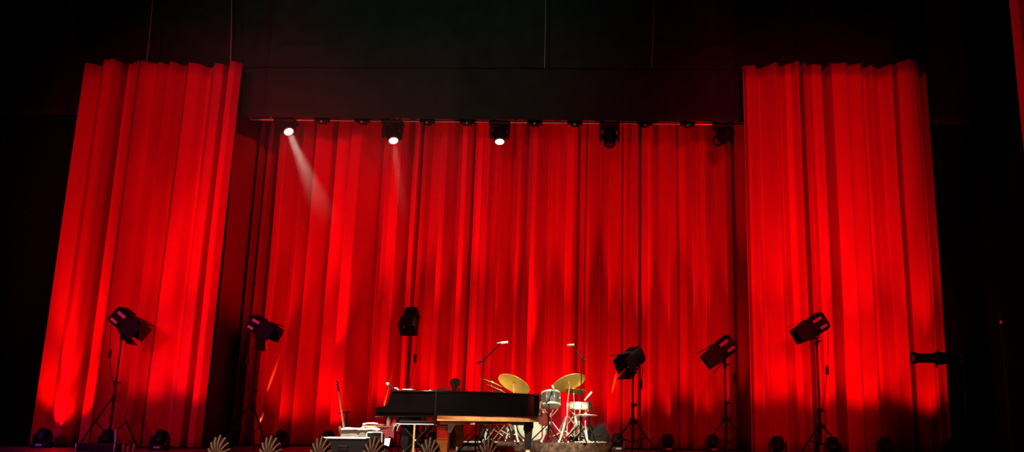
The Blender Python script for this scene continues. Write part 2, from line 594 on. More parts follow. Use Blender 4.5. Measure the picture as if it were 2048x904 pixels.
brk = [(645, 'between the first and second moving heads, nearer the first'), (725, 'between the first and second moving heads, nearer the second'),
       (855, 'between the second and third moving heads, nearer the second'), (935, 'between the second and third moving heads, nearer the third'),
       (1070, 'between the third and fourth moving heads, nearer the third'), (1150, 'between the third and fourth moving heads, nearer the fourth'),
       (1290, 'between the fourth and fifth moving heads, nearer the fourth'), (1375, 'between the fourth and fifth moving heads, nearer the fifth')]
for px, where in brk:
    q = P(px, 243, D_TRUSS)
    t = thing('fixture_bracket', 'small black bracket ' + where, 'bracket', (q.x, D_TRUSS, pz), 0, 'brackets under the truss')
    b = BM(); box(b, (0, 0, 0.0), (0.30, 0.12, 0.07), bev=0.012); box(b, (0, 0, -0.055), (0.16, 0.10, 0.05), bev=0.01)
    obj('plate', b, M['black'], t)
    b = BM(); cyl(b, (0, -0.055, -0.055), (0, -0.085, -0.055), 0.022, 0.018, 10); obj('connector', b, M['steel'], t)

# hanging steel cables
for px0, py0, px1, py1, Y, lab in ((309, -40, 293, 130, 15.95, 'thin steel cable above the middle of the left red panel'),
                                   (464, -40, 461, 127, 15.95, 'thin steel cable above the right edge of the left red panel'),
                                   (1309, -40, 1303, 135, 16.25, 'faint hanging cable against the black border, right half'),
                                   (1092, -40, 1089, 136, 16.25, 'faint hanging cable against the black border, centre')):
    q0, q1 = P(px0, py0, Y), P(px1, py1, Y)
    b = BM(); tube(b, [q0, q0.lerp(q1, 0.5) + Vector((0.004, 0, 0)), q1], 0.008, 6)
    tag(obj('suspension_cable', b, M['steel'], None), lab, 'cable')

# ------------------------------------------------------------------ floor uplights
UP_SIDE = [(85, 'at the left end of the left red panel'), (215, 'behind the leftmost lamp stand'),
           (320, 'between the leftmost lamp stand and the second'), (1555, 'under the left part of the right red panel'),
           (1665, 'under the middle of the right red panel'), (1770, 'right of the tall right lamp stand'), (1900, 'under the right end of the right red panel')]
UP_MID = [(560, 'behind the second lamp stand'), (655, 'behind the low white-topped case'), (760, 'behind the piano keyboard end'),
          (865, 'behind the piano middle'), (970, 'behind the left drum hardware'), (1065, 'behind the bass drum'), (1150, 'behind the snare drum'),
          (1235, 'right of the wedge monitor'), (1335, 'between two right-hand lamp stands'), (1425, 'left of the lamp stand in front of the centre curtain edge')]


def uplight(px, Y, where, power, elev, size, fill, hel, hsz=34):
    q = F(px, 880, Y)
    t = thing('floor_uplight', 'small black floor uplight ' + where, 'stage light', (q.x, Y, 0), 0, 'floor uplights along the curtains')
    b = BM(); box(b, (0, 0, 0.04), (0.26, 0.24, 0.08), bev=0.015); obj('base', b, M['black'], t)
    for s in (-1, 1):
        b = BM()
        prism(b, [(-0.05, 0.0), (0.05, 0.0), (0.04, 0.13), (0.0, 0.16), (-0.04, 0.13)], 0.022, T(s * 0.13 - 0.011, 0, 0.06) @ Matrix.Rotation(PI / 2, 4, 'Z') @ Matrix.Rotation(PI / 2, 4, 'X'))
        obj('yoke_arm', b, M['satin'], t)
    Hm = T(0, 0, 0.18) @ frame(Vector((0, math.cos(R(elev)), math.sin(R(elev))))) @ Matrix.Rotation(PI / 2, 4, 'Y')
    b = BM(); lathe(b, [(0.0, -0.11), (0.07, -0.105), (0.10, -0.06), (0.108, 0.03), (0.108, 0.09), (0.098, 0.09), (0.098, 0.075), (0.0, 0.072)], Hm, 20); obj('head', b, M['satin'], t)
    b = BM(); lathe(b, [(0.0, 0.08), (0.097, 0.078), (0.097, 0.07), (0.0, 0.07)], Hm, 20); obj('lens', b, M['lens_red'], t)['label'] = 'glowing red lens'
    b = BM(); box(b, (0.02, -0.123, 0.045), (0.10, 0.004, 0.03)); obj('control_panel', b, M['label'], t)
    lp = Vector((q.x, Y, 0.18)) + Vector((0, math.cos(R(elev)), math.sin(R(elev)))) * 0.12
    spot('uplight_beam', lp, lp + Vector((0, math.cos(R(elev)), math.sin(R(elev)))), power * 1.2, size + 6, 0.8, RED, 0.12)
    spot('uplight_fill_beam', lp, lp + Vector((0, math.cos(R(hel)), math.sin(R(hel)))), power * fill, hsz, 1.0, RED, 0.05)  # second beam added to each uplight to lift the upper curtain


LOW = {85: (58, 84), 560: (42, 70), 655: (44, 66), 1150: (44, 66), 1235: (43, 68)}
for px, wh in UP_SIDE:
    el, sz = LOW.get(px, (50, 56))
    uplight(px, D_SIDE - (0.62 if px == 85 else 1.35), wh, 200 * random.uniform(0.75, 1.25), el, sz, 6, 75)
for px, wh in UP_MID:
    el, sz = LOW.get(px, (50, 58))
    uplight(px, D_MID - 1.35, wh, 205 * random.uniform(0.8, 1.2), el, sz, 13, 79, 30)
# narrow spots without fixtures, added to make orange patches on the red cloth
for px, py, px2 in ((548, 738, 549), (538, 780, 540), (779, 752, 778), (1228, 788, 1229)):
    tgt = P(px, py, D_MID - 0.06)
    lp = Vector((tgt.x + 0.01, D_MID - 0.5, max(0.25, tgt.z - 0.95)))
    spot('orange_patch_fill', lp, tgt, 800, 6.0, 1.0, (1.0, 1.0, 0.04), 0.01)


# ------------------------------------------------------------------ lamps on tripods
def tripod(t, hubz, legr, top, ang0, rod=0.016, foot=True):
    """three legs, two-section pole"""
    b = BM(); cyl(b, (0, 0, 0.18), (0, 0, hubz + 0.25), 0.022, n=12); cyl(b, (0, 0, hubz + 0.22), (0, 0, hubz + 0.28), 0.032, n=12)
    obj('lower_pole', b, M['satin'], t)
    b = BM(); cyl(b, (0, 0, hubz + 0.2), (0, 0, top), 0.014, n=10); obj('upper_pole', b, M['satin'], t)
    b = BM(); cyl(b, (0, 0, hubz - 0.05), (0, 0, hubz + 0.05), 0.04, n=12); box(b, (0.055, 0, hubz), (0.05, 0.02, 0.05), bev=0.006); obj('collar', b, M['black'], t)
    b = BM(); cyl(b, (0.0, 0, hubz + 0.25), (0.07, 0, hubz + 0.25), 0.012, 0.02, 8); obj('knob', b, M['black'], t)
    for k in range(3):
        a = ang0 + k * 2 * PI / 3
        c, s = math.cos(a), math.sin(a)
        b = BM()
        tube(b, [(0.04 * c, 0.04 * s, hubz), (legr * c, legr * s, 0.02)], 0.013, 8)
        tube(b, [(legr * 0.48 * c, legr * 0.48 * s, hubz * 0.53), (0.02 * c, 0.02 * s, 0.2)], 0.009, 6)
        lg = obj('leg', b, M['satin'], t)
        b = BM(); cyl(b, (legr * c * 0.985, legr * s * 0.985, 0.035), (legr * c * 1.01, legr * s * 1.01, 0.0), 0.022, 0.018, 8); obj('rubber_foot', b, M['rubber'], lg)


def barn_lamp(px, py, Y, d, hubpx, label, legr=0.42, ang0=R(-80), doors=(0.55, 0.5, 0.5, 0.55), stickers=1, cable=1, size=1.0, dome=False):
    c = P(px, py, Y)
    t = thing('stage_lamp_on_stand', label, 'stage light', (c.x, Y, 0), 0, 'stage lamps on tripod stands')
    hub = P(hubpx[0], hubpx[1], Y).z
    d = Vector(d).normalized()
    H = T(0, 0, c.z) @ frame(d)
    k = size
    tripod(t, hub, legr, c.z - 0.24 * k, ang0)
    # housing: rounded body with vented back cap
    b = BM()
    sec = [(-0.20, 0.10, 0.10), (-0.185, 0.145, 0.15), (-0.12, 0.165, 0.17), (0.10, 0.165, 0.17), (0.13, 0.175, 0.18), (0.16, 0.175, 0.18)]
    rings = []
    for x_, wy, wz in sec:
        ring = []
        for i in range(16):
            a = 2 * PI * (i + 0.5) / 16
            e = 0.42
            cy = math.copysign(abs(math.cos(a)) ** e, math.cos(a)); cz = math.copysign(abs(math.sin(a)) ** e, math.sin(a))
            ring.append(b.verts.new(H @ (Vector((x_, wy * cy, wz * cz)) * k)))
        rings.append(ring)
    for r0, r1 in zip(rings, rings[1:]):
        for i in range(16):
            j = (i + 1) % 16
            b.faces.new((r0[i], r0[j], r1[j], r1[i]))
    b.faces.new(rings[0][::-1]); b.faces.new(rings[-1])
    for i in range(4):
        box(b, H @ (Vector((-0.12 + i * 0.05, 0, 0.175)) * k), (0.018 * k, 0.24 * k, 0.02 * k), H.to_3x3().to_4x4())
    hs = obj('housing', b, M['satin'], t)
    b = BM(); lathe(b, [(0.0, 0.175 * k), (0.08 * k, 0.172 * k), (0.135 * k, 0.162 * k), (0.0, 0.155 * k)], H @ Matrix.Rotation(PI / 2, 4, 'Y'), 24); obj('fresnel_lens', b, M['fresnel'], t)
    # barn doors: top, near, far, bottom - each hinged on the front frame
    w_ = 0.175 * k
    L = 0.27 * k
    for n_, (axis, sgn, ang) in enumerate((('z', 1, doors[0]), ('y', -1, doors[1]), ('y', 1, doors[2]), ('z', -1, doors[3]))):
        b = BM()
        th = 0.006
        f0, f1 = w_ * 0.97, w_ * (1.15 if axis == 'z' else 0.8)
        ex = Vector((math.cos(ang), 0, 0))
        out = Vector((0, 0, 1)) if axis == 'z' else Vector((0, 1, 0))
        side = Vector((0, 1, 0)) if axis == 'z' else Vector((0, 0, 1))
        base = Vector((0.165 * k, 0, 0)) + out * sgn * w_
        tip = base + (Vector((1, 0, 0)) * math.cos(ang) + out * sgn * math.sin(ang)) * L
        nrm = (Vector((1, 0, 0)) * -math.sin(ang) + out * sgn * math.cos(ang)) * th
        q = [base - side * f0, base + side * f0, tip + side * f1, tip - side * f1]
        q = q + [v_ + nrm for v_ in q]
        vv = [b.verts.new(H @ v_) for v_ in q]
        for fidx in ((0, 1, 2, 3), (7, 6, 5, 4), (0, 4, 5, 1), (1, 5, 6, 2), (2, 6, 7, 3), (3, 7, 4, 0)):
            b.faces.new([vv[i] for i in fidx])
        cyl(b, H @ (base - side * f0 * 0.9), H @ (base + side * f0 * 0.9), 0.009, n=8)
        obj('barn_door', b, M['satin'], t, smooth=False)
    # yoke
    side = H.to_3x3() @ Vector((0, 1, 0))
    side.z = 0
    side.normalize()
    ctr = Vector((0, 0, c.z))
    b = BM()
    pts = [ctr + side * 0.19 * k, ctr + side * 0.20 * k - Vector((0, 0, 0.13 * k)), ctr + side * 0.13 * k - Vector((0, 0, 0.235 * k)),
           ctr - side * 0.13 * k - Vector((0, 0, 0.235 * k)), ctr - side * 0.20 * k - Vector((0, 0, 0.13 * k)), ctr - side * 0.19 * k]
    tube(b, pts, 0.010, 8)
    obj('yoke', b, M['satin'], t)
    for s in (-1, 1):
        b = BM()
        cyl(b, ctr + side * s * 0.165 * k, ctr + side * s * 0.215 * k, 0.026, 0.02, 10)
        obj('tilt_knob', b, M['black'], t)
    b = BM(); cyl(b, (0, 0, c.z - 0.36 * k), (0, 0, c.z - 0.23 * k), 0.030, 0.026, 10); box(b, (0.04, 0, c.z - 0.29 * k), (0.05, 0.025, 0.03), bev=0.005); obj('spigot', b, M['black'], t)
    if stickers:
        near = -1 if (H.to_3x3() @ Vector((0, 1, 0))).y > 0 else 1
        for (sx, sz, lx, lz) in ((-0.02, 0.075, 0.17, 0.055), (-0.06, -0.085, 0.14, 0.05)):
            b = BM(); box(b, H @ (Vector((sx, near * 0.1675, sz)) * k), (lx * k, 0.004, lz * k), H.to_3x3().to_4x4())
            s_ = obj('sticker', b, M['label'], t, smooth=False)
            s_['label'] = 'pale paper sticker'
    if cable:
        cb = 1 if d.x < 0 else -1
        x0, z0 = cb * 0.17, c.z - 0.02
        pts = [H @ (Vector((-0.2, 0, -0.05)) * k)]
        for i in range(1, 13):
            u = i / 12
            pts.append(Vector((cb * (0.20 - 0.19 * u ** 2.2) * k, -0.03, c.z - 0.02 - (c.z - hub - 0.2) * u)))
        b = BM(); tube(b, pts, 0.0055, 6); cbo = obj('power_cable', b, M['rubber'], t)
        p_ = pts[6]
        b = BM(); cyl(b, p_ + Vector((0, 0, 0.07)), p_ - Vector((0, 0, 0.07)), 0.026, n=10); obj('inline_plug', b, M['rubber'], cbo)
    return t


barn_lamp(248, 640, 15.0, (0.82, 0.02, -0.62), (214, 797), 'leftmost stage lamp on tripod, hood tipped down to the right', 0.5, R(-62), (0.12, 0.14, 0.1, 0.2), size=0.92)
barn_lamp(518, 652, 15.2, (0.80, -0.12, -0.42), (492, 812), 'second stage lamp from the left, doors spread wide', 0.42, R(-55), (0.15, 0.1, 0.2, 1.05), size=0.82)
barn_lamp(822, 634, 15.6, (-0.02, -0.62, -0.78), (821, 820), 'stage lamp standing behind the piano, facing forward', 0.42, R(-90), (-0.12, 0.0, 0.0, 0.0), size=0.74, stickers=0)
barn_lamp(1266, 716, 14.4, (-0.62, -0.55, -0.45), (1273, 843), 'shortest stage lamp, right of the drums, facing front left', 0.46, R(-30), (0.3, -0.3, 0.3, 0.3), size=0.8, stickers=0)
barn_lamp(1449, 696, 14.8, (-0.82, 0.02, -0.62), (1459, 838), 'stage lamp below the right end of the truss, hood down to the left', 0.46, R(-35), (0.1, 0.12, 0.1, 0.2), size=0.92)
barn_lamp(1632, 650, 14.6, (-0.85, -0.05, -0.50), (1647, 853), 'stage lamp with two pale stickers before the right red panel', 0.46, R(-30), (0.12, 0.1, 0.1, -0.15), size=0.9)

# profile spot on a side arm, far right
q = F(1933, 800, 13.8)
zc = P(1880, 717, 13.8).z
t = thing('profile_spot_on_stand', 'long black profile spotlight on a side arm at the right wing', 'stage light', q)
b = BM(); cyl(b, (0, 0, 0.02), (0, 0, 0.8), 0.028, n=12); cyl(b, (0, 0, 0.75), (0, 0, 0.86), 0.036, n=12); obj('lower_pole', b, M['satin'], t)
b = BM(); cyl(b, (0, 0, 0.8), (0, 0, zc + 0.05), 0.02, n=12); obj('upper_pole', b, M['satin'], t)
b = BM(); lathe(b, [(0.0, 0.0), (0.24, 0.0), (0.24, 0.02), (0.06, 0.035), (0.04, 0.06), (0.0, 0.06)]); obj('base', b, M['black'], t)
b = BM(); cyl(b, (0.06, 0, zc), (-0.36, 0, zc), 0.02, n=10); box(b, (0, 0, zc), (0.08, 0.07, 0.09), bev=0.01); obj('side_arm', b, M['black'], t)
b = BM(); Hm = T(-0.36, 0, zc + 0.005) @ Matrix.Rotation(-PI / 2, 4, 'Y')
lathe(b, [(0.0, -0.17), (0.05, -0.165), (0.085, -0.12), (0.092, -0.02), (0.10, 0.02), (0.10, 0.05), (0.075, 0.09), (0.070, 0.30), (0.078, 0.36), (0.095, 0.39), (0.095, 0.42), (0.082, 0.42), (0.078, 0.395), (0.0, 0.39)], Hm, 24); obj('barrel', b, M['satin'], t)
b = BM(); lathe(b, [(0.0, 0.41), (0.05, 0.405), (0.078, 0.397), (0.0, 0.392)], Hm, 20); obj('lens', b, M['lens_off'], t)
b = BM(); tube(b, [(-0.30, -0.11, zc), (-0.30, -0.11, zc - 0.08), (-0.30, 0.11, zc - 0.08), (-0.30, 0.11, zc)], 0.008, 6); obj('yoke', b, M['satin'], t)
b = BM()
for i, a in enumerate((0.4, 2.0, 3.6, 5.2)):
    box(b, (-0.40, 0.115 * math.cos(a), zc + 0.115 * math.sin(a)), (0.02, 0.03, 0.05), Matrix.Rotation(a - PI / 2, 4, 'X'))
obj('shutter_handle', b, M['black'], t)
b = BM(); tube(b, [(-0.22, 0, zc - 0.03), (-0.1, -0.03, zc - 0.12), (0.03, -0.03, zc - 0.4), (0.035, -0.03, 0.6), (0.03, -0.03, 0.05)], 0.006, 6); obj('power_cable', b, M['rubber'], t)

# slim pole with a small pale tip, far right
q = F(2013, 780, 14.0)
zc = P(2006, 626, 14.0).z
t = thing('slim_pole_stand', 'thin tall dark pole with a tiny pale tip at the far right', 'stand', q)
b = BM(); cyl(b, (0, 0, 0.02), (0, 0, zc * 0.55), 0.018, n=10); obj('lower_pole', b, M['satin'], t)
b = BM(); cyl(b, (0, 0, zc * 0.53), (0, 0, zc - 0.1), 0.012, n=10); obj('upper_pole', b, M['satin'], t)
b = BM(); cyl(b, (0, 0, zc * 0.52), (0, 0, zc * 0.56), 0.026, n=10); obj('collar', b, M['black'], t)
b = BM(); cyl(b, (0, 0, zc - 0.17), (0, 0, zc - 0.12), 0.018, n=10); obj('tip', b, M['paper'], t)['label'] = 'small pale tip band'
b = BM(); cyl(b, (0, 0, zc - 0.12), (0, 0, zc), 0.014, 0.018, 10); obj('cap', b, M['black'], t)
b = BM(); lathe(b, [(0, 0), (0.18, 0), (0.18, 0.015), (0.03, 0.04), (0, 0.04)]); obj('base', b, M['black'], t)

# ------------------------------------------------------------------ clam-shell footlights
SH = [(443, 'leftmost clam-shell footlight, left of the second lamp stand'), (545, 'clam-shell footlight second from the left'), (646, 'clam-shell footlight beside the low white-topped case'),
      (751, 'clam-shell footlight in front of the piano keyboard end'), (862, 'clam-shell footlight below the cello, in front of the piano'), (978, 'dark clam-shell footlight before the drum riser')]
for px, lab in SH:
    Y = 10.6
    q = F(px, 885, Y)
    t = thing('clam_shell_footlight', lab, 'footlight', q, R(4), 'clam-shell footlights along the stage edge')
    def shell_at(a, r_):
        k_ = 1 - 0.20 * abs(a) / R(105)
        rad = 0.215 * r_ * k_
        bulge = 0.095 * math.sin(PI * min(1, 0.10 + 0.80 * r_))
        return Vector((rad * math.sin(a) * 0.66, -bulge - 0.02, 0.065 + rad * math.cos(a)))
    b = BM()
    na, nr = 40, 12
    grid = [[b.verts.new(shell_at(R(-108 + 216 * ia / na), iy / nr)) for ia in range(na + 1)] for iy in range(1, nr + 1)]
    for r0, r1 in zip(grid, grid[1:]):
        for i in range(na):
            b.faces.new((r0[i], r0[i + 1], r1[i + 1], r1[i]))
    ctr = b.verts.new(shell_at(0, 0))
    for i in range(na):
        b.faces.new((ctr, grid[0][i + 1], grid[0][i]))
    so = obj('shell_hood', b, M['shell_shade'], t)
    sm_ = so.modifiers.new('thickness', 'SOLIDIFY'); sm_.thickness = 0.006
    for ir in range(9):
        a = R(-92 + 184 * ir / 8)
        b = BM()
        tube(b, [shell_at(a, 0.10 + 0.92 * q_ / 9) + Vector((0, -0.004, 0)) for q_ in range(10)], 0.0045, 8, 2.9)
        obj('rib', b, M['shell'], so)
    b = BM(); box(b, (0, 0, 0.0125), (0.26, 0.22, 0.025), bev=0.008); obj('base', b, M['black'], t)
    b = BM(); cyl(b, (0, 0.0, 0.025), (0, 0.0, 0.10), 0.03, 0.024, 12); lathe(b, [(0.024, 0.10), (0.036, 0.13), (0.04, 0.16), (0.028, 0.195), (0.0, 0.205)], None, 14); obj('bulb', b, M['fresnel'], t)

# ------------------------------------------------------------------ grand piano
pa = P(750, 830, 12.9)
t = thing('grand_piano', 'black lacquered grand piano with closed lid in the middle of the stage', 'piano', (pa.x, 12.9, 0), R(6))
ZT, ZB = 0.905, 0.565
NEAR = [(0.0, 0.0), (0.75, 0.0), (1.05, 0.02), (1.3, 0.08), (1.55, 0.20), (1.8, 0.38), (2.0, 0.56), (2.18, 0.74), (2.32, 0.95), (2.38, 1.15), (2.34, 1.34), (2.2, 1.44), (2.0, 1.47)]
OUT = NEAR + [(0.0, 1.47)]
b = BM(); prism(b, [(max(x_, 0.82), y_) for x_, y_ in OUT if x_ >= 0.9] + [(0.80, 1.47), (0.80, 0.0)], ZT - ZB - 0.02, T(0, 0, ZB)); obj('rim', b, M['piano'], t, bev=0.006)
# key section with the curved cheek
chk = [(0.0, 0.535), (0.0, 0.66), (0.02, 0.672), (0.10, 0.676), (0.145, 0.69), (0.165, 0.73), (0.178, 0.80), (0.19, 0.86), (0.20, ZT - 0.02), (0.82, ZT - 0.02), (0.82, 0.535)]
for y0, nm in ((0.0, 'cheek'), (1.40, 'cheek')):
    b = BM(); prism(b, chk, 0.07, T(0, y0 + 0.07, 0) @ Matrix.Rotation(PI / 2, 4, 'X')); obj(nm, b, M['piano'], t, bev=0.005)
b = BM(); box(b, (0.41, 0.735, 0.565), (0.80, 1.33, 0.06)); box(b, (0.015, 0.735, 0.615), (0.03, 1.33, 0.06), bev=0.006); obj('key_bed', b, M['piano'], t)
b = BM(); box(b, (0.105, 0.735, 0.655), (0.15, 1.26, 0.02), bev=0.003); obj('white_keys', b, M['ivory'], t)
b = BM()
for i in range(52):
    if i % 7 in (2, 6):
        continue
    box(b, (0.135, 0.12 + i * 0.0236 + 0.012, 0.671), (0.09, 0.011, 0.014), bev=0.002)
obj('black_keys', b, M['ebony'], t)
b = BM(); prism(b, [(0.19, 0.66), (0.21, 0.66), (0.235, 0.80), (0.25, 0.84), (0.23, 0.845)], 1.32, T(0, 1.395, 0) @ Matrix.Rotation(PI / 2, 4, 'X')); obj('fallboard', b, M['piano'], t)
b = BM(); prism(b, [(0.195, -0.015)] + [(x_ + 0.012 if x_ > 2 else x_, y_ - 0.015 if y_ < 1.2 else y_ + 0.012) for x_, y_ in NEAR[1:]] + [(0.195, 1.485)], 0.02, T(0, 0, ZT - 0.02)); obj('lid', b, M['piano'], t, bev=0.005)
b = BM(); box(b, (0.83, -0.004, 0.72), (0.012, 0.012, 0.33)); obj('rim_joint', b, M['satin'], t)
b = BM(); box(b, (0.42, -0.006, 0.60), (0.80, 0.012, 0.012)); box(b, (0.42, -0.006, 0.55), (0.82, 0.016, 0.02)); obj('moulding', b, M['piano'], t)
b = BM(); prism(b, [(0.86, 0.03), (1.05, 0.05), (1.3, 0.11), (1.55, 0.235), (1.8, 0.415), (2.0, 0.595), (2.16, 0.77), (2.28, 0.98), (2.32, 1.15), (2.28, 1.30), (2.1, 1.38), (0.86, 1.40)], 0.085, T(0, 0, ZB - 0.075)); obj('soundboard', b, M['tan'], t)
for i, (x0_, y0_, x1_, y1_) in enumerate(((0.9, 0.16, 1.9, 0.62), (0.9, 0.5, 2.1, 0.98), (0.9, 1.0, 2.2, 1.15), (1.35, 0.2, 1.35, 1.35), (1.85, 0.55, 1.85, 1.35))):
    b = BM(); v_ = Vector((x1_ - x0_, y1_ - y0_, 0))
    box(b, ((x0_ + x1_) / 2, (y0_ + y1_) / 2, ZB - 0.085), (v_.length, 0.07, 0.08), frame(v_), 0.006); obj('brace', b, M['tan'], t)
for lx, ly in ((0.42, 0.16), (0.42, 1.31), (2.17, 1.12)):
    b = BM()
    box(b, (lx, ly, 0.515), (0.20, 0.20, 0.05), bev=0.01)
    box(b, (lx, ly, 0.44), (0.15, 0.15, 0.10), bev=0.02)
    box(b, (lx, ly, 0.235), (0.085, 0.085, 0.32), taper=1.5, bev=0.01)
    lg = obj('leg', b, M['satin'], t)
    b = BM(); cyl(b, (lx, ly - 0.015, 0.035), (lx, ly + 0.015, 0.035), 0.035, n=16); box(b, (lx, ly, 0.07), (0.05, 0.05, 0.02)); obj('caster', b, M['chrome'], lg)
b = BM()
for s in (-0.09, 0.09):
    tube(b, [(0.62, 0.735 + s * 0.7, 0.54), (0.62, 0.735 + s, 0.12)], 0.015, 8)
box(b, (0.62, 0.735, 0.10), (0.10, 0.30, 0.06), bev=0.01)
tube(b, [(0.62, 0.735, 0.12), (0.95, 0.735, 0.50)], 0.008, 6)
ly_ = obj('pedal_lyre', b, M['piano'], t)
for s in (-0.07, 0, 0.07):
    b = BM(); box(b, (0.51, 0.735 + s, 0.085), (0.14, 0.025, 0.012), bev=0.004); obj('pedal', b, M['chrome'], ly_)
PM = Matrix.Translation((pa.x, 12.9, 0)) @ Matrix.Rotation(R(6), 4, 'Z')


def on_piano(px, py, yl):
    """place on the lid seen at px"""
    return P(px, py, 12.9 + yl)


def lidpt(px, dy):
    q_ = P(px, 785, 12.9 + dy)
    return Vector((q_.x, 12.9 + dy, ZT))


# things on the piano lid
q = lidpt(797, 0.5)
t = thing('vocal_microphone', 'vocal microphone on a short boom leaning above the piano keyboard end', 'microphone', q)
zm = P(775, 768, 13.4) - q
b = BM(); lathe(b, [(0, 0), (0.075, 0), (0.075, 0.012), (0.02, 0.022), (0, 0.022)], T(0.0, 0, 0)); obj('base', b, M['steel'], t)
e = Vector((zm.x, 0, zm.z))
b = BM(); tube(b, [(0.0, 0, 0.012), (-0.02, 0, 0.045), e * 0.45], 0.009, 8); obj('boom', b, M['chrome'], t)
b = BM(); cyl(b, e * 0.4, e * 0.92, 0.011, 0.017, 12); obj('handle', b, M['black'], t)
b = BM(); lathe(b, [(0.0, -0.03), (0.019, -0.025), (0.027, 0.0), (0.024, 0.018), (0.0, 0.03)], T(*e) @ frame(e) @ Matrix.Rotation(PI / 2, 4, 'Y'), 14); obj('grille', b, M['steel'], t)
q = lidpt(818, 0.35)
b = BM()
for i in range(5):
    box(b, (0.004 * random.uniform(-1, 1), 0.01 * random.uniform(-1, 1), 0.004 + i * 0.005), (0.14, 0.22, 0.004), Matrix.Rotation(random.uniform(-0.08, 0.08), 4, 'Z'))
o = obj('sheet_music', b, M['paper'], None, smooth=False); o.location = q; tag(o, 'stack of white sheet music on the piano lid', 'paper')
q = lidpt(867, 0.6)
t = thing('wireless_receiver', 'small black box standing on the piano lid', 'box', q)
b = BM(); box(b, (0, 0, 0.018), (0.14, 0.12, 0.036), bev=0.006); obj('body', b, M['black'], t)
b = BM(); box(b, (-0.04, -0.061, 0.018), (0.035, 0.004, 0.022)); obj('display', b, M['label'], t)
q = lidpt(888, 1.0)
b = BM(); tube(b, [(0.10 * math.cos(a) , 0.07 * math.sin(a), 0.008 + 0.002 * i) for i, a in enumerate([k * 0.4 for k in range(34)])], 0.006, 6)
o = obj('coiled_cable', b, M['rubber']); o.location = q; tag(o, 'coiled dark cable lying on the piano lid', 'cable')

# ------------------------------------------------------------------ bench
q = F(836, 850, 12.35)
t = thing('piano_bench', 'dark padded piano bench with crossed metal legs before the piano', 'bench', q, R(4))
zs_ = 0.46
b = BM(); box(b, (0, 0, zs_), (0.46, 0.34, 0.05), bev=0.022); obj('seat', b, M['satin'], t)
b = BM()
tube(b, [(-0.30, -0.17, zs_ - 0.12), (-0.29, -0.17, zs_ - 0.06), (-0.25, -0.17, zs_ - 0.02), (-0.2, -0.17, zs_ - 0.026), (0.23, -0.17, zs_ - 0.026)], 0.009, 8)
tube(b, [(-0.30, 0.17, zs_ - 0.12), (-0.29, 0.17, zs_ - 0.06), (-0.25, 0.17, zs_ - 0.02), (-0.2, 0.17, zs_ - 0.026), (0.23, 0.17, zs_ - 0.026)], 0.009, 8)
obj('seat_rail', b, M['chrome'], t)
for sy in (-0.15, 0.15):
    for (x0_, x1_) in ((-0.2, 0.2), (0.2, -0.2)):
        b = BM(); tube(b, [(x0_, sy, zs_ - 0.03), (x1_, sy * 1.02, 0.015)], 0.013, 8); lg = obj('leg', b, M['satin'], t)
        b = BM(); cyl(b, (x1_, sy * 1.02, 0.02), (x1_ * 1.03, sy * 1.02, 0.0), 0.018, n=8); obj('rubber_foot', b, M['rubber'], lg)
b = BM(); cyl(b, (-0.02, -0.17, 0.0), (-0.02, -0.17, zs_ - 0.03), 0.014, n=10); obj('brace', b, M['tan'], t)['label'] = 'tan upright strut'
b = BM()
cyl(b, (0, -0.18, zs_ * 0.5), (0, 0.18, zs_ * 0.5), 0.012, n=8); obj('axle', b, M['chrome'], t)

# ------------------------------------------------------------------ left of the piano
q = F(694, 885, 12.0)
t = thing('equipment_case', 'low black equipment case with a brightly lit white top', 'case', q, R(2))
b = BM(); prism(b, [(-0.27, 0), (0.25, 0), (0.275, 0.245), (-0.28, 0.245)], 0.34, T(0, 0.17, 0) @ Matrix.Rotation(PI / 2, 4, 'X')); obj('body', b, M['black'], t, bev=0.006)
b = BM(); box(b, (0, 0, 0.253), (0.56, 0.36, 0.02), bev=0.008); obj('top_panel', b, M['white'], t)['label'] = 'white top panel'
b = BM(); tube(b, [(-0.06, -0.17, 0.15), (-0.055, -0.195, 0.15), (0.055, -0.195, 0.15), (0.06, -0.17, 0.15)], 0.008, 6); obj('handle', b, M['satin'], t)

q = F(724, 865, 13.0)
t = thing('guitar_amplifier', 'squat grey amplifier under white towels left of the piano', 'amplifier', q)
b = BM(); box(b, (0, 0, 0.17), (0.52, 0.28, 0.34), bev=0.015); obj('cabinet', b, M['greycover'], t)
b = BM(); box(b, (0, -0.143, 0.15), (0.46, 0.008, 0.22), bev=0.003); obj('grille_cloth', b, M['greycover'], t)
b = BM(); lathe(b, [(0, 0), (0.05, 0), (0.045, 0.012), (0, 0.014)], T(0.04, -0.145, 0.27) @ Matrix.Rotation(PI / 2, 4, 'X'), 18); obj('knob', b, M['greycover'], t)


def cloth(w_, d_, zf, th=0.012, n=18):
    b_ = BM()
    g = []
    for i in range(n + 1):
        row = []
        for j in range(n + 1):
            u, v = i / n - 0.5, j / n - 0.5
            row.append(b_.verts.new((u * w_, v * d_, zf(u, v))))
        g.append(row)
    for r0, r1 in zip(g, g[1:]):
        for j in range(n):
            b_.faces.new((r0[j], r1[j], r1[j + 1], r0[j + 1]))
    return b_


for dx, wd, sd, lab in ((-0.12, 0.27, 1, 'white crumpled towel on the left of the grey amplifier'), (0.135, 0.26, 5, 'white crumpled towel on the right of the grey amplifier')):
    b = cloth(wd, 0.30, lambda u, v: 0.034 + 0.022 * noise.noise(Vector((u * 3, v * 3, sd))) - 0.02 * (abs(u) * 2) ** 6)
    o = obj('towel', b, M['white']); o.location = q + Vector((dx, -0.01, 0.343)); tag(o, lab, 'towel', 'towels on the amplifier')
    s_ = o.modifiers.new('thickness', 'SOLIDIFY'); s_.thickness = 0.03; s_.offset = -1

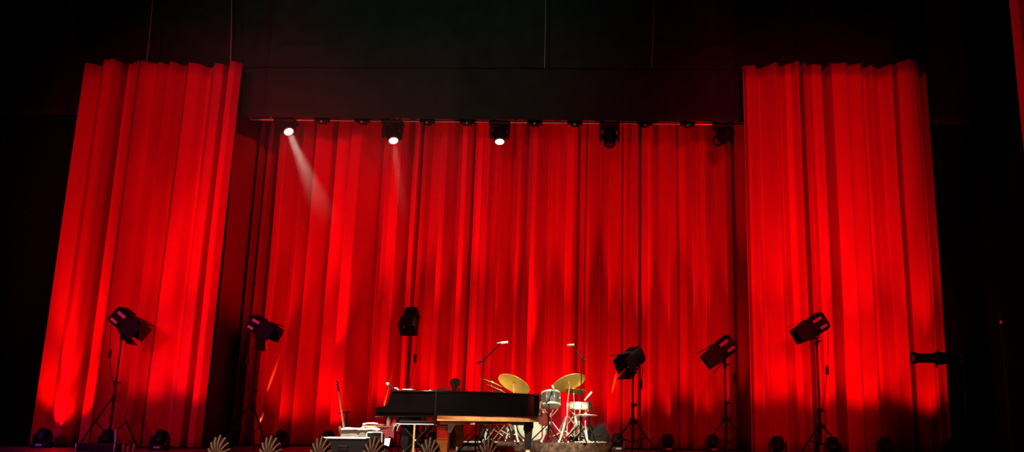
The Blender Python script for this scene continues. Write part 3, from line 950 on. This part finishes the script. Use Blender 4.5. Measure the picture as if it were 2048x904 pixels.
# folding side table with papers and a bottle
q = F(762, 855, 13.15)
t = thing('side_table', 'small folding table with red cloth under the piano keyboard', 'table', q)
zt_ = 0.40
b = BM(); box(b, (0, 0, zt_), (0.46, 0.32, 0.022), bev=0.006); obj('tabletop', b, M['tan'], t)
for s, a_ in ((-1, 0.2), (1, -0.2)):
    for sy in (-0.13, 0.13):
        b = BM(); tube(b, [(s * 0.18, sy, zt_ - 0.01), (-s * 0.18, sy, 0.01)], 0.010, 8); obj('leg', b, M['satin'], t)
b = BM(); prism(b, [(-0.06, -0.01), (0.23, -0.01), (0.23, -0.16), (0.17, -0.13), (0.1, -0.2), (0.02, -0.12)], 0.008, T(0, -0.165, zt_) @ Matrix.Rotation(PI / 2, 4, 'X')); obj('cloth_drop', b, M['redcloth'], t)['label'] = 'red hanging cloth'
b = cloth(0.30, 0.24, lambda u, v: 0.018 + 0.045 * max(0, 0.5 - abs(u + 0.15)) + 0.012 * noise.noise(Vector((u * 4, v * 4, 2))))
o = obj('open_score', b, M['paper']); o.location = q + Vector((-0.08, -0.02, zt_ + 0.012)); tag(o, 'white bent music sheets on the small folding table', 'paper')
s_ = o.modifiers.new('thickness', 'SOLIDIFY'); s_.thickness = 0.014; s_.offset = -1
t = thing('water_bottle', 'white bottle standing upright on the small folding table', 'bottle', q + Vector((0.125, -0.09, zt_ + 0.011)))
b = BM(); lathe(b, [(0, 0), (0.026, 0), (0.028, 0.01), (0.028, 0.09), (0.014, 0.115), (0.012, 0.12)], None, 18); obj('body', b, M['white'], t)
b = BM(); cyl(b, (0, 0, 0.12), (0, 0, 0.14), 0.015, n=14); obj('cap', b, M['paper'], t)
b = BM(); prism(b, [(0, 0), (0.10, 0), (0.07, 0.085), (0.045, 0.10)], 0.10, T(0.14, 0.06, zt_ + 0.011) @ Matrix.Rotation(PI / 2, 4, 'X'))
o = obj('paper_card', b, M['paper'], None, smooth=False); o.location = q; tag(o, 'folded white card at the right end of the small folding table', 'paper')

# small amp-head with chrome corners
q = F(752, 872, 12.15)
t = thing('monitor_controller', 'small black box with chrome frame in front of the folding table', 'box', q)
b = BM(); box(b, (0, 0, 0.265), (0.185, 0.16, 0.10), bev=0.008); obj('body', b, M['black'], t)
b = BM(); tube(b, [(-0.10, -0.085, 0.20), (-0.10, -0.085, 0.318), (-0.085, -0.085, 0.328), (0.085, -0.085, 0.328), (0.10, -0.085, 0.318), (0.10, -0.085, 0.20)], 0.010, 8); obj('frame', b, M['chrome'], t)
for sx in (-0.09, 0.09):
    b = BM(); tube(b, [(sx, 0, 0.22), (sx * 1.3, 0, 0.01)], 0.012, 8); obj('leg', b, M['satin'], t)
b = BM(); tube(b, [(-0.07, -0.09, 0.20), (-0.05, -0.1, 0.17), (-0.02, -0.1, 0.19), (0.02, -0.1, 0.165), (0.06, -0.1, 0.18), (0.08, -0.1, 0.17)], 0.009, 6); obj('cable_bunch', b, M['chrome'], t)
b = BM(); prism(b, [(-0.035, 0.0), (0.03, -0.02), (0.045, 0.085), (-0.03, 0.08)], 0.01, T(0.155, -0.02, 0.17) @ Matrix.Rotation(PI / 2, 4, 'X'))
t2 = q + Vector((0, 0, 0))
o = obj('hanging_note', b, M['paper'], t, smooth=False); o['label'] = 'small white note'

# electric guitar on stand
q = F(689, 880, 14.0)
top = P(671.5, 766, 14.0) - q
t = thing('electric_guitar', 'guitar with a slim neck leaning upright behind the grey amplifier', 'guitar', q)
base = Vector((0.0, 0, 0.14))
ax = (Vector((top.x, 0.0, top.z)) - base)
G = Matrix.Translation(base) @ frame(ax)      # local X along the neck
GL = ax.length
b = BM(); prism(b, [(-0.12, -0.15), (-0.15, 0.0), (-0.12, 0.15), (0.0, 0.17), (0.1, 0.12), (0.2, 0.14), (0.27, 0.12), (0.24, 0.05), (0.22, 0.0), (0.24, -0.05), (0.28, -0.13), (0.18, -0.14), (0.1, -0.11), (0.0, -0.16)], 0.045, G @ T(0, 0, -0.022)); obj('body', b, M['darkwood'], t, bev=0.01)
b = BM(); prism(b, [(0.18, -0.028), (GL - 0.14, -0.021), (GL - 0.14, 0.021), (0.18, 0.028)], 0.022, G @ T(0, 0, 0.018)); obj('neck', b, M['tan'], t, bev=0.004)
b = BM(); prism(b, [(GL - 0.14, -0.021), (GL - 0.11, -0.04), (GL + 0.02, -0.03), (GL + 0.03, 0.01), (GL - 0.11, 0.035), (GL - 0.14, 0.021)], 0.018, G @ T(0, 0, 0.012)); hd = obj('headstock', b, M['darkwood'], t)
for i in range(3):
    for s in (-1, 1):
        b = BM(); cyl(b, G @ Vector((GL - 0.1 + i * 0.045, s * 0.035, 0.02)), G @ Vector((GL - 0.1 + i * 0.045, s * 0.055, 0.02)), 0.008, n=8); obj('tuner', b, M['chrome'], hd)
t = thing('guitar_stand', 'black stand holding the guitar behind the grey amplifier', 'stand', q + Vector((0.0, 0.16, 0)))
b = BM(); tube(b, [(0, 0, 0.02), (-0.045, 0, 0.62)], 0.011, 8); obj('post', b, M['satin'], t)
b = BM(); tube(b, [(-0.12, -0.12, 0.585), (-0.10, -0.02, 0.60), (-0.045, 0, 0.61), (0.02, -0.02, 0.615), (0.05, -0.12, 0.61)], 0.009, 8); obj('cradle', b, M['satin'], t)
for a in (0.3, 2.4, 4.6):
    b = BM(); tube(b, [(0, 0, 0.22), (0.22 * math.cos(a), 0.22 * math.sin(a), 0.012)], 0.010, 8); obj('leg', b, M['satin'], t)

# ------------------------------------------------------------------ cello
q = F(905, 885, 14.66)
ztop = P(904, 757, 14.66).z
t = thing('cello', 'amber wooden cello standing upright behind the piano, scroll above the lid', 'cello', q, R(38))
# local: front faces +X after rotation, so the ribs face the audience; X thickness, Y width, Z height
LB = 0.66
half = [(0.0, 0.0), (0.10, 0.003), (0.18, 0.03), (0.215, 0.09), (0.22, 0.16), (0.195, 0.235), (0.145, 0.30), (0.135, 0.36), (0.15, 0.42), (0.172, 0.46), (0.175, 0.53), (0.15, 0.60), (0.10, 0.645), (0.03, 0.66)]
outl = [(y_, z_) for y_, z_ in half] + [(-y_, z_) for y_, z_ in half[::-1][:-1]]
MX = Matrix(((0, 0, 1, 0), (1, 0, 0, 0), (0, 1, 0, 0), (0, 0, 0, 1)))     # poly x->Y, y->Z, extrude->X
zb0 = 0.10
b = BM(); prism(b, outl, 0.13, T(-0.065, 0, zb0) @ MX); obj('ribs', b, M['wood'], t)
for xo, nm in ((-0.078, 'back'), (0.065, 'top')):
    b = BM(); prism(b, [(y_ * 1.04, (z_ - 0.33) * 1.015 + 0.33) for y_, z_ in outl], 0.013, T(xo, 0, zb0) @ MX); obj(nm, b, M['wood' if nm == 'top' else 'darkwood'], t, bev=0.004)
b = BM(); box(b, (0.0, 0, zb0 + 0.66 + 0.03), (0.09, 0.05, 0.08), bev=0.01); tube(b, [(0.02, 0, zb0 + 0.66), (-0.01, 0, ztop - 0.13)], 0.022, 10, 0.75); obj('neck', b, M['wood'], t)
b = BM(); prism(b, [(-0.03, zb0 + 0.5), (0.03, zb0 + 0.5), (0.018, ztop - 0.15), (-0.018, ztop - 0.15)], 0.014, T(0.06, 0, 0) @ MX); fb = obj('fingerboard', b, M['ebony'], t)
b = BM()
box(b, (-0.015, 0, ztop - 0.15), (0.065, 0.06, 0.16), bev=0.01)
lathe(b, [(0, -0.05), (0.066, -0.05), (0.058, -0.02), (0.072, 0), (0.058, 0.02), (0.066, 0.05), (0, 0.05)], T(0.0, 0, ztop - 0.065) @ Matrix.Rotation(PI / 2, 4, 'X'), 18)
sc_ = obj('scroll', b, M['ebony'], t)
for i in range(2):
    for s in (-1, 1):
        b = BM(); cyl(b, (-0.015, s * 0.02, ztop - 0.13 + i * 0.05), (-0.015, s * 0.085, ztop - 0.135 + i * 0.05), 0.008, 0.013, 8); obj('peg', b, M['ebony'], sc_)
b = BM(); prism(b, [(-0.045, 0.0), (0.045, 0.0), (0.022, 0.075), (-0.022, 0.075)], 0.006, T(0.085, 0, zb0 + 0.27) @ Matrix.Rotation(PI / 2, 4, 'Z') @ Matrix.Rotation(PI / 2, 4, 'X') if False else T(0.082, 0, zb0 + 0.28) @ MX); obj('bridge', b, M['tan'], t)
b = BM(); prism(b, [(-0.015, 0.03), (0.015, 0.03), (0.03, 0.2), (-0.03, 0.2)], 0.01, T(0.10, 0, zb0) @ MX); obj('tailpiece', b, M['ebony'], t)
b = BM()
for i in range(4):
    y_ = -0.018 + i * 0.012
    tube(b, [(0.105, y_, zb0 + 0.2), (0.095, y_ * 0.9, zb0 + 0.33), (0.075, y_ * 0.5, ztop - 0.15)], 0.0018, 5)
obj('strings', b, M['steel'], t)
b = BM(); cyl(b, (0, 0, 0.0), (0, 0, zb0 + 0.02), 0.006, 0.008, 8); obj('endpin', b, M['chrome'], t)
# wooden box with lit top and sheets on it, in front of the cello
q = F(886, 880, 13.75)
t = thing('wooden_cajon', 'amber wooden box drum with a lit pale top under the piano', 'box drum', q, R(3))
b = BM(); box(b, (0, 0, 0.205), (0.165, 0.24, 0.41), bev=0.008); obj('body', b, M['wood'], t)
b = BM(); box(b, (0, 0, 0.415), (0.17, 0.245, 0.02), bev=0.006); obj('top', b, M['tan'], t)
b = BM(); box(b, (0, -0.122, 0.22), (0.15, 0.006, 0.012)); box(b, (0, -0.122, 0.36), (0.155, 0.004, 0.008)); obj('trim', b, M['darkwood'], t)
b = BM(); prism(b, [(0, 0), (0.045, 0.005), (0.115, 0.145), (-0.005, 0.155)], 0.012, T(0.05, -0.02, 0.30) @ Matrix.Rotation(PI / 2, 4, 'X'))
o = obj('sheet', b, M['paper'], None, smooth=False); o.location = q + Vector((0.045, -0.13, 0.02)); tag(o, 'bright white paper leaning on the amber box drum', 'paper')

# ------------------------------------------------------------------ drum riser
YR0, YR1, ZR = 14.93, 16.55, 0.165
xl, xr = P(913, 885, YR0).x, P(1222, 890, YR0).x
b = BM(); box(b, ((xl + xr) / 2, (YR0 + YR1) / 2, ZR / 2 - 0.003), (xr - xl - 0.03, YR1 - YR0 - 0.03, ZR - 0.008), bev=0.008); t = obj('drum_riser', b, M['black']); tag(t, 'low black drum riser under the drum kit', 'riser')
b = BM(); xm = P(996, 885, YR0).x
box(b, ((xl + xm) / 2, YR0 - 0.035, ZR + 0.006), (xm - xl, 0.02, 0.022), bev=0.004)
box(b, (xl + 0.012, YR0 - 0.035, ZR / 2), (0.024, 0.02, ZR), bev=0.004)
obj('lit_rug_edge', b, M['drumhead'], t)['label'] = 'pale strip for the lit rug edge'  # light on the rug edge, put in as a pale strip
b = BM()
n = 40
for (y_, z_) in ():
    pass
g = []
prof = [(YR0 - 0.022, 0.0), (YR0 - 0.02, 0.05), (YR0 - 0.018, 0.12), (YR0 - 0.012, ZR - 0.01), (YR0, ZR + 0.004), (YR0 + 0.1, ZR + 0.005), (YR0 + 1.0, ZR + 0.005), (YR1 - 0.05, ZR + 0.005)]
for (y_, z_) in prof:
    row = []
    for i in range(n + 1):
        u = i / n
        wob = 0.008 * noise.noise(Vector((u * 14, z_ * 6, 1))) if z_ < ZR else 0
        row.append(b.verts.new((xl + (xr - xl) * u, y_ - abs(wob), z_)))
    g.append(row)
for r0, r1 in zip(g, g[1:]):
    for i in range(n):
        b.faces.new((r0[i], r0[i + 1], r1[i + 1], r1[i]))
o = obj('patterned_rug', b, M['rug']); tag(o, 'brown patterned rug draped over the drum riser front', 'rug')
s_ = o.modifiers.new('thickness', 'SOLIDIFY'); s_.thickness = 0.005
ZD = ZR + 0.006


def stand_legs(t, hub, r, ang0, m='chrome', z0=0.0):
    for k in range(3):
        a = ang0 + k * 2 * PI / 3
        c, s = math.cos(a), math.sin(a)
        b_ = BM()
        for off in (-0.008, 0.008):
            tube(b_, [(0.025 * c - s * off, 0.025 * s + c * off, hub), (r * 0.85 * c - s * off, r * 0.85 * s + c * off, 0.05), (r * c, r * s, 0.018)], 0.010, 6)
        tube(b_, [(0.02 * c, 0.02 * s, 0.09), (r * 0.55 * c, r * 0.55 * s, hub * 0.47)], 0.006, 6)
        lg_ = obj('leg', b_, M[m], t)
        b_ = BM(); cyl(b_, (r * c, r * s, 0.0), (r * c * 0.96, r * s * 0.96, 0.04), 0.02, 0.016, 8); obj('rubber_foot', b_, M['drumhead' if m == 'chrome' else 'rubber'], lg_)


def cymbal_prof(r, cup=0.14):
    return [(0.006, 0.034), (r * cup * 0.6, 0.031), (r * cup, 0.018), (r * 0.35, 0.016), (r * 0.7, 0.009), (r, 0.0), (r, -0.0025), (r * 0.7, 0.006), (r * 0.35, 0.0125), (r * cup, 0.0145), (r * cup * 0.6, 0.028), (0.006, 0.031), (0.006, 0.034)]


def cymbal(px, py, Y, r, nrm, label, legr=0.33, hub=0.42, ang0=0.5, stand_px=None, boom=False):
    c = P(px, py, Y)
    sp = c if stand_px is None else P(stand_px, py, Y)
    t = thing('cymbal_on_stand', label, 'cymbal', (sp.x, Y, ZD), 0, 'cymbals of the drum kit')
    cl = Vector((c.x - sp.x, 0, c.z - ZD))
    nn = Vector(nrm).normalized()
    Hm = T(*cl) @ frame(nn) @ Matrix.Rotation(PI / 2, 4, 'Y')
    b_ = BM(); lathe(b_, cymbal_prof(r), Hm, 48); obj('cymbal_disc', b_, M['bronze'], t)
    b_ = BM(); lathe(b_, [(0, 0.075), (0.012, 0.07), (0.014, 0.045), (0.02, 0.04), (0.02, 0.034), (0, 0.034)], Hm, 12); obj('wing_nut', b_, M['black'], t)
    b_ = BM()
    tip = Hm @ Vector((0, 0, 0.05)); und = Hm @ Vector((0, 0, -0.05))
    top_ = Vector((0, 0, und.z - (0.25 if stand_px is not None else 0.02)))
    tube(b_, [tip, und], 0.006, 6)
    tube(b_, [und, top_], 0.009, 8)
    obj('boom_arm', b_, M['chrome'], t)
    b_ = BM(); cyl(b_, (0, 0, 0.1), (0, 0, hub + 0.2), 0.014, n=10); cyl(b_, (0, 0, hub + 0.15), top_, 0.010, n=10)
    cyl(b_, (0, 0, hub + 0.16), (0, 0, hub + 0.22), 0.020, n=10)
    obj('pole', b_, M['chrome'], t)
    stand_legs(t, hub, legr, ang0)
    return t


def disc_normal(roll_deg, toward):
    """disc seen as an ellipse: rolled clockwise in the picture, leaning so that its underside turns to the audience"""
    a = R(roll_deg)
    return Vector((math.sin(a) * math.cos(R(toward)), math.sin(R(toward)), math.cos(a) * math.cos(R(toward))))


cymbal(1028, 768, 15.25, 0.285, disc_normal(22, 26), 'large golden ride cymbal nearest the piano tail, tilted down to the right', 0.36, 0.40, 0.9)
cymbal(984, 766, 15.6, 0.20, disc_normal(20, 3), 'upper of the two thin cymbals left of the ride cymbal', 0.30, 0.40, 0.3)
cymbal(1001, 783, 15.45, 0.265, disc_normal(24, 5), 'lower of the two thin cymbals left of the ride cymbal', 0.33, 0.42, 1.2, stand_px=1012)
cymbal(1138, 765, 15.3, 0.285, disc_normal(-20, 22), 'large golden crash cymbal above the snare drum, tilted down to the left', 0.36, 0.42, 0.2, stand_px=1136)
cymbal(1148, 782, 15.6, 0.215, disc_normal(3, 10), 'small cymbal directly below the crash cymbal', 0.33, 0.42, 0.9, stand_px=1150)
# hi-hat, seen edge on
q = P(1160, 831, 15.05)
t = thing('hi_hat', 'flat hi-hat cymbals seen edge on below the snare drum', 'cymbal', (P(1171, 831, 15.05).x, 15.05, ZD), 0, 'cymbals of the drum kit')
ox = q.x - P(1171, 831, 15.05).x
zc = q.z - ZD
b = BM(); lathe(b, cymbal_prof(0.2), T(0, 0, zc + 0.008), 40); obj('top_cymbal', b, M['chrome'], t)
b = BM(); lathe(b, [(r_, -z_) for r_, z_ in cymbal_prof(0.2)], T(0, 0, zc - 0.004), 40); obj('bottom_cymbal', b, M['chrome'], t)
b = BM(); cyl(b, (0, 0, 0.05), (0, 0, zc + 0.16), 0.007, n=8); cyl(b, (0, 0, 0.05), (0, 0, zc - 0.05), 0.012, n=10); obj('pole', b, M['chrome'], t)
stand_legs(t, 0.26, 0.24, 0.7)
b = BM(); box(b, (0.0, -0.12, 0.035), (0.08, 0.24, 0.012), Matrix.Rotation(R(12), 4, 'X'), 0.004); obj('pedal', b, M['chrome'], t)


def drum(name, c, r, h, nrm, label, shellm, legs=None, parent_extra=None, lugs=8):
    c = Vector(c)
    t = thing(name, label, 'drum', (c.x, c.y, ZD), 0, None)
    Hm = T(0, 0, c.z - ZD) @ frame(Vector(nrm)) @ Matrix.Rotation(PI / 2, 4, 'Y')
    b_ = BM(); lathe(b_, [(r * 0.97, -h / 2), (r, -h / 2 + 0.002), (r, h / 2 - 0.002), (r * 0.97, h / 2)], Hm, 36); obj('shell', b_, M[shellm], t)
    for s, nm in ((1, 'batter_head'), (-1, 'resonant_head')):
        b_ = BM(); lathe(b_, [(0, s * (h / 2 + 0.006)), (r * 0.9, s * (h / 2 + 0.006)), (r * 0.985, s * h / 2), (r * 0.985, s * (h / 2 - 0.004)), (0, s * (h / 2 - 0.002))], Hm, 36); obj(nm, b_, M['drumhead'], t)
        b_ = BM(); lathe(b_, [(r * 0.99, s * (h / 2 - 0.018)), (r * 1.035, s * (h / 2 - 0.018)), (r * 1.035, s * (h / 2 + 0.012)), (r * 0.99, s * (h / 2 + 0.012)), (r * 0.99, s * (h / 2 - 0.018))], Hm, 36); obj('hoop', b_, M['chrome'], t)
    b_ = BM()
    for i in range(lugs):
        a = 2 * PI * (i + 0.3) / lugs
        cx_, cy_ = r * math.cos(a), r * math.sin(a)
        lathe(b_, [(0, -0.022), (0.011, -0.018), (0.013, 0), (0.011, 0.018), (0, 0.022)], Hm @ T(cx_ * 1.03, cy_ * 1.03, 0), 8)
        tube(b_, [Hm @ Vector((cx_ * 1.05, cy_ * 1.05, -h / 2)), Hm @ Vector((cx_ * 1.05, cy_ * 1.05, h / 2))], 0.0035, 5)
    obj('tension_rods', b_, M['steel'], t)
    return t, Hm


# rack tom
c = P(1102, 799, 15.2)
t, Hm = drum('rack_tom', c, 0.158, 0.215, (-0.05, 0.30, 0.95), 'grey rack tom with a pale lower head right of the piano tail', 'shell_grey')
sp = c.z - ZD
b = BM(); cyl(b, (0.0, 0.10, 0.05), (0.0, 0.10, sp - 0.22), 0.014, n=10); tube(b, [(0, 0.10, sp - 0.24), (0.03, 0.08, sp - 0.17), (0.05, 0.16, sp - 0.1)], 0.012, 8)
tube(b, [(-0.10, -0.02, sp - 0.16), (-0.05, 0.06, sp - 0.24), (0, 0.1, sp - 0.28), (0.06, 0.05, sp - 0.22), (0.12, 0.0, sp - 0.15)], 0.010, 8)
obj('stand_pole', b, M['chrome'], t)
stand_legs(t, 0.33, 0.30, 0.1)
# snare drum
c = P(1159, 812, 15.15)
t, Hm = drum('snare_drum', c, 0.165, 0.095, (0.03, 0.02, 1.0), 'white snare drum on a basket stand at the right of the kit', 'drumhead', lugs=8)
sp = c.z - ZD
b = BM()
for k in range(3):
    a = 0.6 + k * 2 * PI / 3
    cx_, cy_ = math.cos(a), math.sin(a)
    tube(b, [(0, 0, sp - 0.20), (0.10 * cx_, 0.10 * cy_, sp - 0.13), (0.18 * cx_, 0.18 * cy_, sp - 0.07), (0.185 * cx_, 0.185 * cy_, sp - 0.03)], 0.010, 8)
obj('basket', b, M['chrome'], t)
b = BM(); cyl(b, (0, 0, 0.04), (0, 0, sp - 0.18), 0.014, n=10); cyl(b, (0, 0, sp - 0.26), (0, 0, sp - 0.2), 0.022, n=10); obj('stand_pole', b, M['chrome'], t)
stand_legs(t, 0.33, 0.27, 1.2)
# bass drum
c = P(1066, 860, 15.35)
c.z = max(c.z, ZD + 0.285)
t, Hm = drum('bass_drum', c, 0.265, 0.36, (0.10, -1.0, 0.04), 'bass drum lying on its side behind the piano leg', 'shell_grey', lugs=10)
zc = c.z - ZD
b = BM(); lathe(b, [(0.262, 0), (0.29, 0), (0.29, 0.03), (0.262, 0.03), (0.262, 0)], Hm @ T(0, 0, 0.165), 36); obj('wood_hoop', b, M['shell_grey'], t)
b = BM(); lathe(b, [(0, 0.0), (0.06, 0.0), (0.06, 0.002), (0, 0.002)], Hm @ T(0.07, -0.1, 0.19), 20); obj('port_patch', b, M['black'], t)
for s in (-1, 1):
    b = BM(); tube(b, [(s * 0.26, -0.02, zc - 0.05), (s * 0.36, -0.16, 0.012)], 0.010, 8); obj('spur', b, M['chrome'], t)
# floor tom left behind piano (white glimpses) and stool
c = P(1015, 868, 15.9)
t = thing('drum_throne', 'round drum stool behind the kit seen under the piano', 'stool', (c.x, 16.2, ZD))
b = BM(); lathe(b, [(0, 0.40), (0.15, 0.40), (0.17, 0.42), (0.17, 0.46), (0.15, 0.48), (0, 0.485)], None, 28); obj('seat', b, M['black'], t)
b = BM(); cyl(b, (0, 0, 0.06), (0, 0, 0.41), 0.018, n=10); obj('pole', b, M['chrome'], t)
stand_legs(t, 0.26, 0.26, 0.4)


# microphones on boom stands
def boom_mic(px_pole, Y, ctop, tail, tip, mic0, mic1, label, m='satin', micm='steel', z0=ZD, legr=0.3, r=0.010):
    q_ = F(px_pole, ctop[1], Y, z0)
    t_ = thing('microphone_on_stand', label, 'microphone', q_, 0, 'microphones on stands around the drums')
    L_ = lambda p_: P(p_[0], p_[1], Y) - q_
    ct = L_(ctop)
    ct.y = 0
    b_ = BM(); cyl(b_, (0, 0, 0.05), (ct.x, 0, ct.z * 0.6), 0.013, n=10); cyl(b_, (ct.x * 0.6, 0, ct.z * 0.55), ct, 0.009, n=10); obj('pole', b_, M[m], t_)
    b_ = BM(); cyl(b_, ct + Vector((0, -0.03, 0)), ct + Vector((0, 0.03, 0)), 0.022, n=10); obj('clutch', b_, M[m], t_)
    b_ = BM(); tube(b_, [L_(tail), ct, L_(tip)], r, 8); cyl(b_, L_(tail), L_(tail).lerp(ct, 0.5), 0.016, n=8); obj('boom', b_, M[m], t_)
    a_, c_ = L_(mic0), L_(mic1)
    b_ = BM(); cyl(b_, a_, a_.lerp(c_, 0.62), 0.022, n=12); obj('mic_body', b_, M[micm], t_)
    b_ = BM(); cyl(b_, a_.lerp(c_, 0.62), c_, 0.021, 0.016, 12); obj('mic_grille', b_, M['steel'], t_)
    for k_ in range(3):
        an = 0.9 + k_ * 2 * PI / 3
        b_ = BM(); tube(b_, [(0.02 * math.cos(an), 0.02 * math.sin(an), 0.28), (legr * math.cos(an), legr * math.sin(an), 0.012)], 0.010, 8); obj('leg', b_, M[m], t_)


boom_mic(967, 15.05, (967, 720), (955, 727), (1000, 688), (1016, 684.5), (994, 686.5), 'overhead microphone on a boom over the ride cymbal', micm='paper')
boom_mic(1163, 15.05, (1163.5, 717), (1172, 722), (1146, 693), (1149, 690), (1134, 690.5), 'overhead microphone on a boom over the crash cymbal')
boom_mic(1179, 15.03, (1179, 803), (1187, 824), (1174, 795), (1184, 784), (1169, 801), 'short stand microphone aimed at the snare drum', micm='chrome')
boom_mic(1098, 15.03, (1098, 800), (1092, 806), (1105, 776), (1104, 770), (1108, 781), 'slim microphone clipped above the rack tom', r=0.006)
boom_mic(953, 14.55, (952, 845), (948, 848), (975, 858), (985, 862), (976, 859), 'low microphone stand under the piano, left of the bass drum', r=0.008, z0=0.0)

# wedge monitor
q = F(1190, 885, 15.3)
t = thing('wedge_monitor', 'black wedge floor monitor right of the drum kit', 'loudspeaker', (q.x, 15.3, ZD), R(10))
b = BM(); prism(b, [(-0.22, 0.0), (0.2, 0.0), (0.215, 0.12), (0.10, 0.31), (-0.19, 0.12)], 0.40, T(0, 0.2, 0) @ Matrix.Rotation(PI / 2, 4, 'X')); obj('cabinet', b, M['black'], t, bev=0.01)
b = BM(); v0, v1 = Vector((-0.19, 0.0, 0.122)), Vector((0.10, 0.0, 0.312)); mid_ = (v0 + v1) / 2
box(b, mid_ + Vector((-0.004, 0, 0.006)), ((v1 - v0).length * 0.92, 0.36, 0.008), frame(v1 - v0)); obj('grille', b, M['satin'], t)
b = BM(); box(b, (0.02, -0.202, 0.12), (0.12, 0.006, 0.035), bev=0.004); obj('handle', b, M['satin'], t)
# loose cables on riser right
b = BM()
pts = [Vector((P(1150 + i * 2.2, 890, 15.02).x, 15.02 + 0.05 * math.sin(i * 1.1), ZD + 0.014 + 0.006 * math.sin(i * 2.3))) for i in range(30)]
tube(b, pts, 0.010, 6); tag(obj('loose_cable', b, M['drumhead']), 'pale loose cable along the right front of the drum riser', 'cable')

# ------------------------------------------------------------------ left floor cases
q = F(203, 895, 13.9)
t = thing('road_case', 'flat black road case at the foot of the leftmost lamp stand', 'case', q)
b = BM(); box(b, (0, 0, 0.055), (0.58, 0.36, 0.11), bev=0.01); obj('body', b, M['black'], t)
b = BM(); box(b, (0, -0.181, 0.075), (0.58, 0.006, 0.008)); obj('lid_seam', b, M['satin'], t)
for s in (-0.285, 0.285):
    b = BM(); box(b, (s, -0.178, 0.055), (0.02, 0.014, 0.11), bev=0.004); obj('corner', b, M['steel'], t)
p0 = F(231, 876, 13.75); zz0, zz1 = 0.112, P(229, 864, 13.95).z
b = BM(); box(b, (0, 0, 0.13), (0.035, 0.03, 0.2), Matrix.Rotation(R(-6), 4, 'Y'), 0.005)
o = obj('gaffer_tape_strip', b, M['label']); o.location = F(231, 876, 13.9, zz0 - 0.028); tag(o, 'pale upright stick standing on the flat black case', 'stick')
for k, (px, h_, r_) in enumerate(((247, 0.11, 0.022), (257, 0.09, 0.026), (268, 0.115, 0.022))):
    q = F(px, 892, 13.9)
    b = BM(); lathe(b, [(0, 0), (r_, 0), (r_ * 1.05, 0.01), (r_, h_ * 0.75), (r_ * 0.5, h_ * 0.9), (r_ * 0.5, h_), (0, h_)], None, 16)
    o = obj('bottle', b, M['glass']); o.location = q
    tag(o, ('small dark bottle touching the right end of the flat black case', 'middle small dark bottle right of the flat black case', 'small dark bottle farthest from the flat black case')[k], 'bottle', 'small bottles by the road case')

# ------------------------------------------------------------------ haze in the beams
hx0, hx1 = P(520, 300, 17).x, P(960, 300, 17).x
HZ0, HZ1 = 3.6, 6.7
b = BM(); box(b, ((hx0 + hx1) / 2, 15.4, (HZ0 + HZ1) / 2), (hx1 - hx0, 4.0, HZ1 - HZ0))
hm = bpy.data.materials.new('stage_haze')
hm.use_nodes = True
nt = hm.node_tree
for n_ in list(nt.nodes):
    nt.nodes.remove(n_)
out = nt.nodes.new('ShaderNodeOutputMaterial')
sc = nt.nodes.new('ShaderNodeVolumeScatter')
sc.inputs['Anisotropy'].default_value = 0.3
tc = nt.nodes.new('ShaderNodeTexCoord')
sep = nt.nodes.new('ShaderNodeSeparateXYZ')
mr = nt.nodes.new('ShaderNodeMapRange')
mr.interpolation_type = 'SMOOTHSTEP'
mr.inputs['From Min'].default_value = HZ0 + 0.2
mr.inputs['From Max'].default_value = 5.9
mr.inputs['To Min'].default_value = 0.0
mr.inputs['To Max'].default_value = 0.022
nt.links.new(tc.outputs['Object'], sep.inputs[0])
nt.links.new(sep.outputs['Z'], mr.inputs['Value'])
nt.links.new(mr.outputs[0], sc.inputs['Density'])
nt.links.new(sc.outputs[0], out.inputs['Volume'])
o = obj('stage_haze', b, hm, None, smooth=False)
o['kind'] = 'stuff'
tag(o, 'thin haze that shows the beams of the moving heads', 'haze')
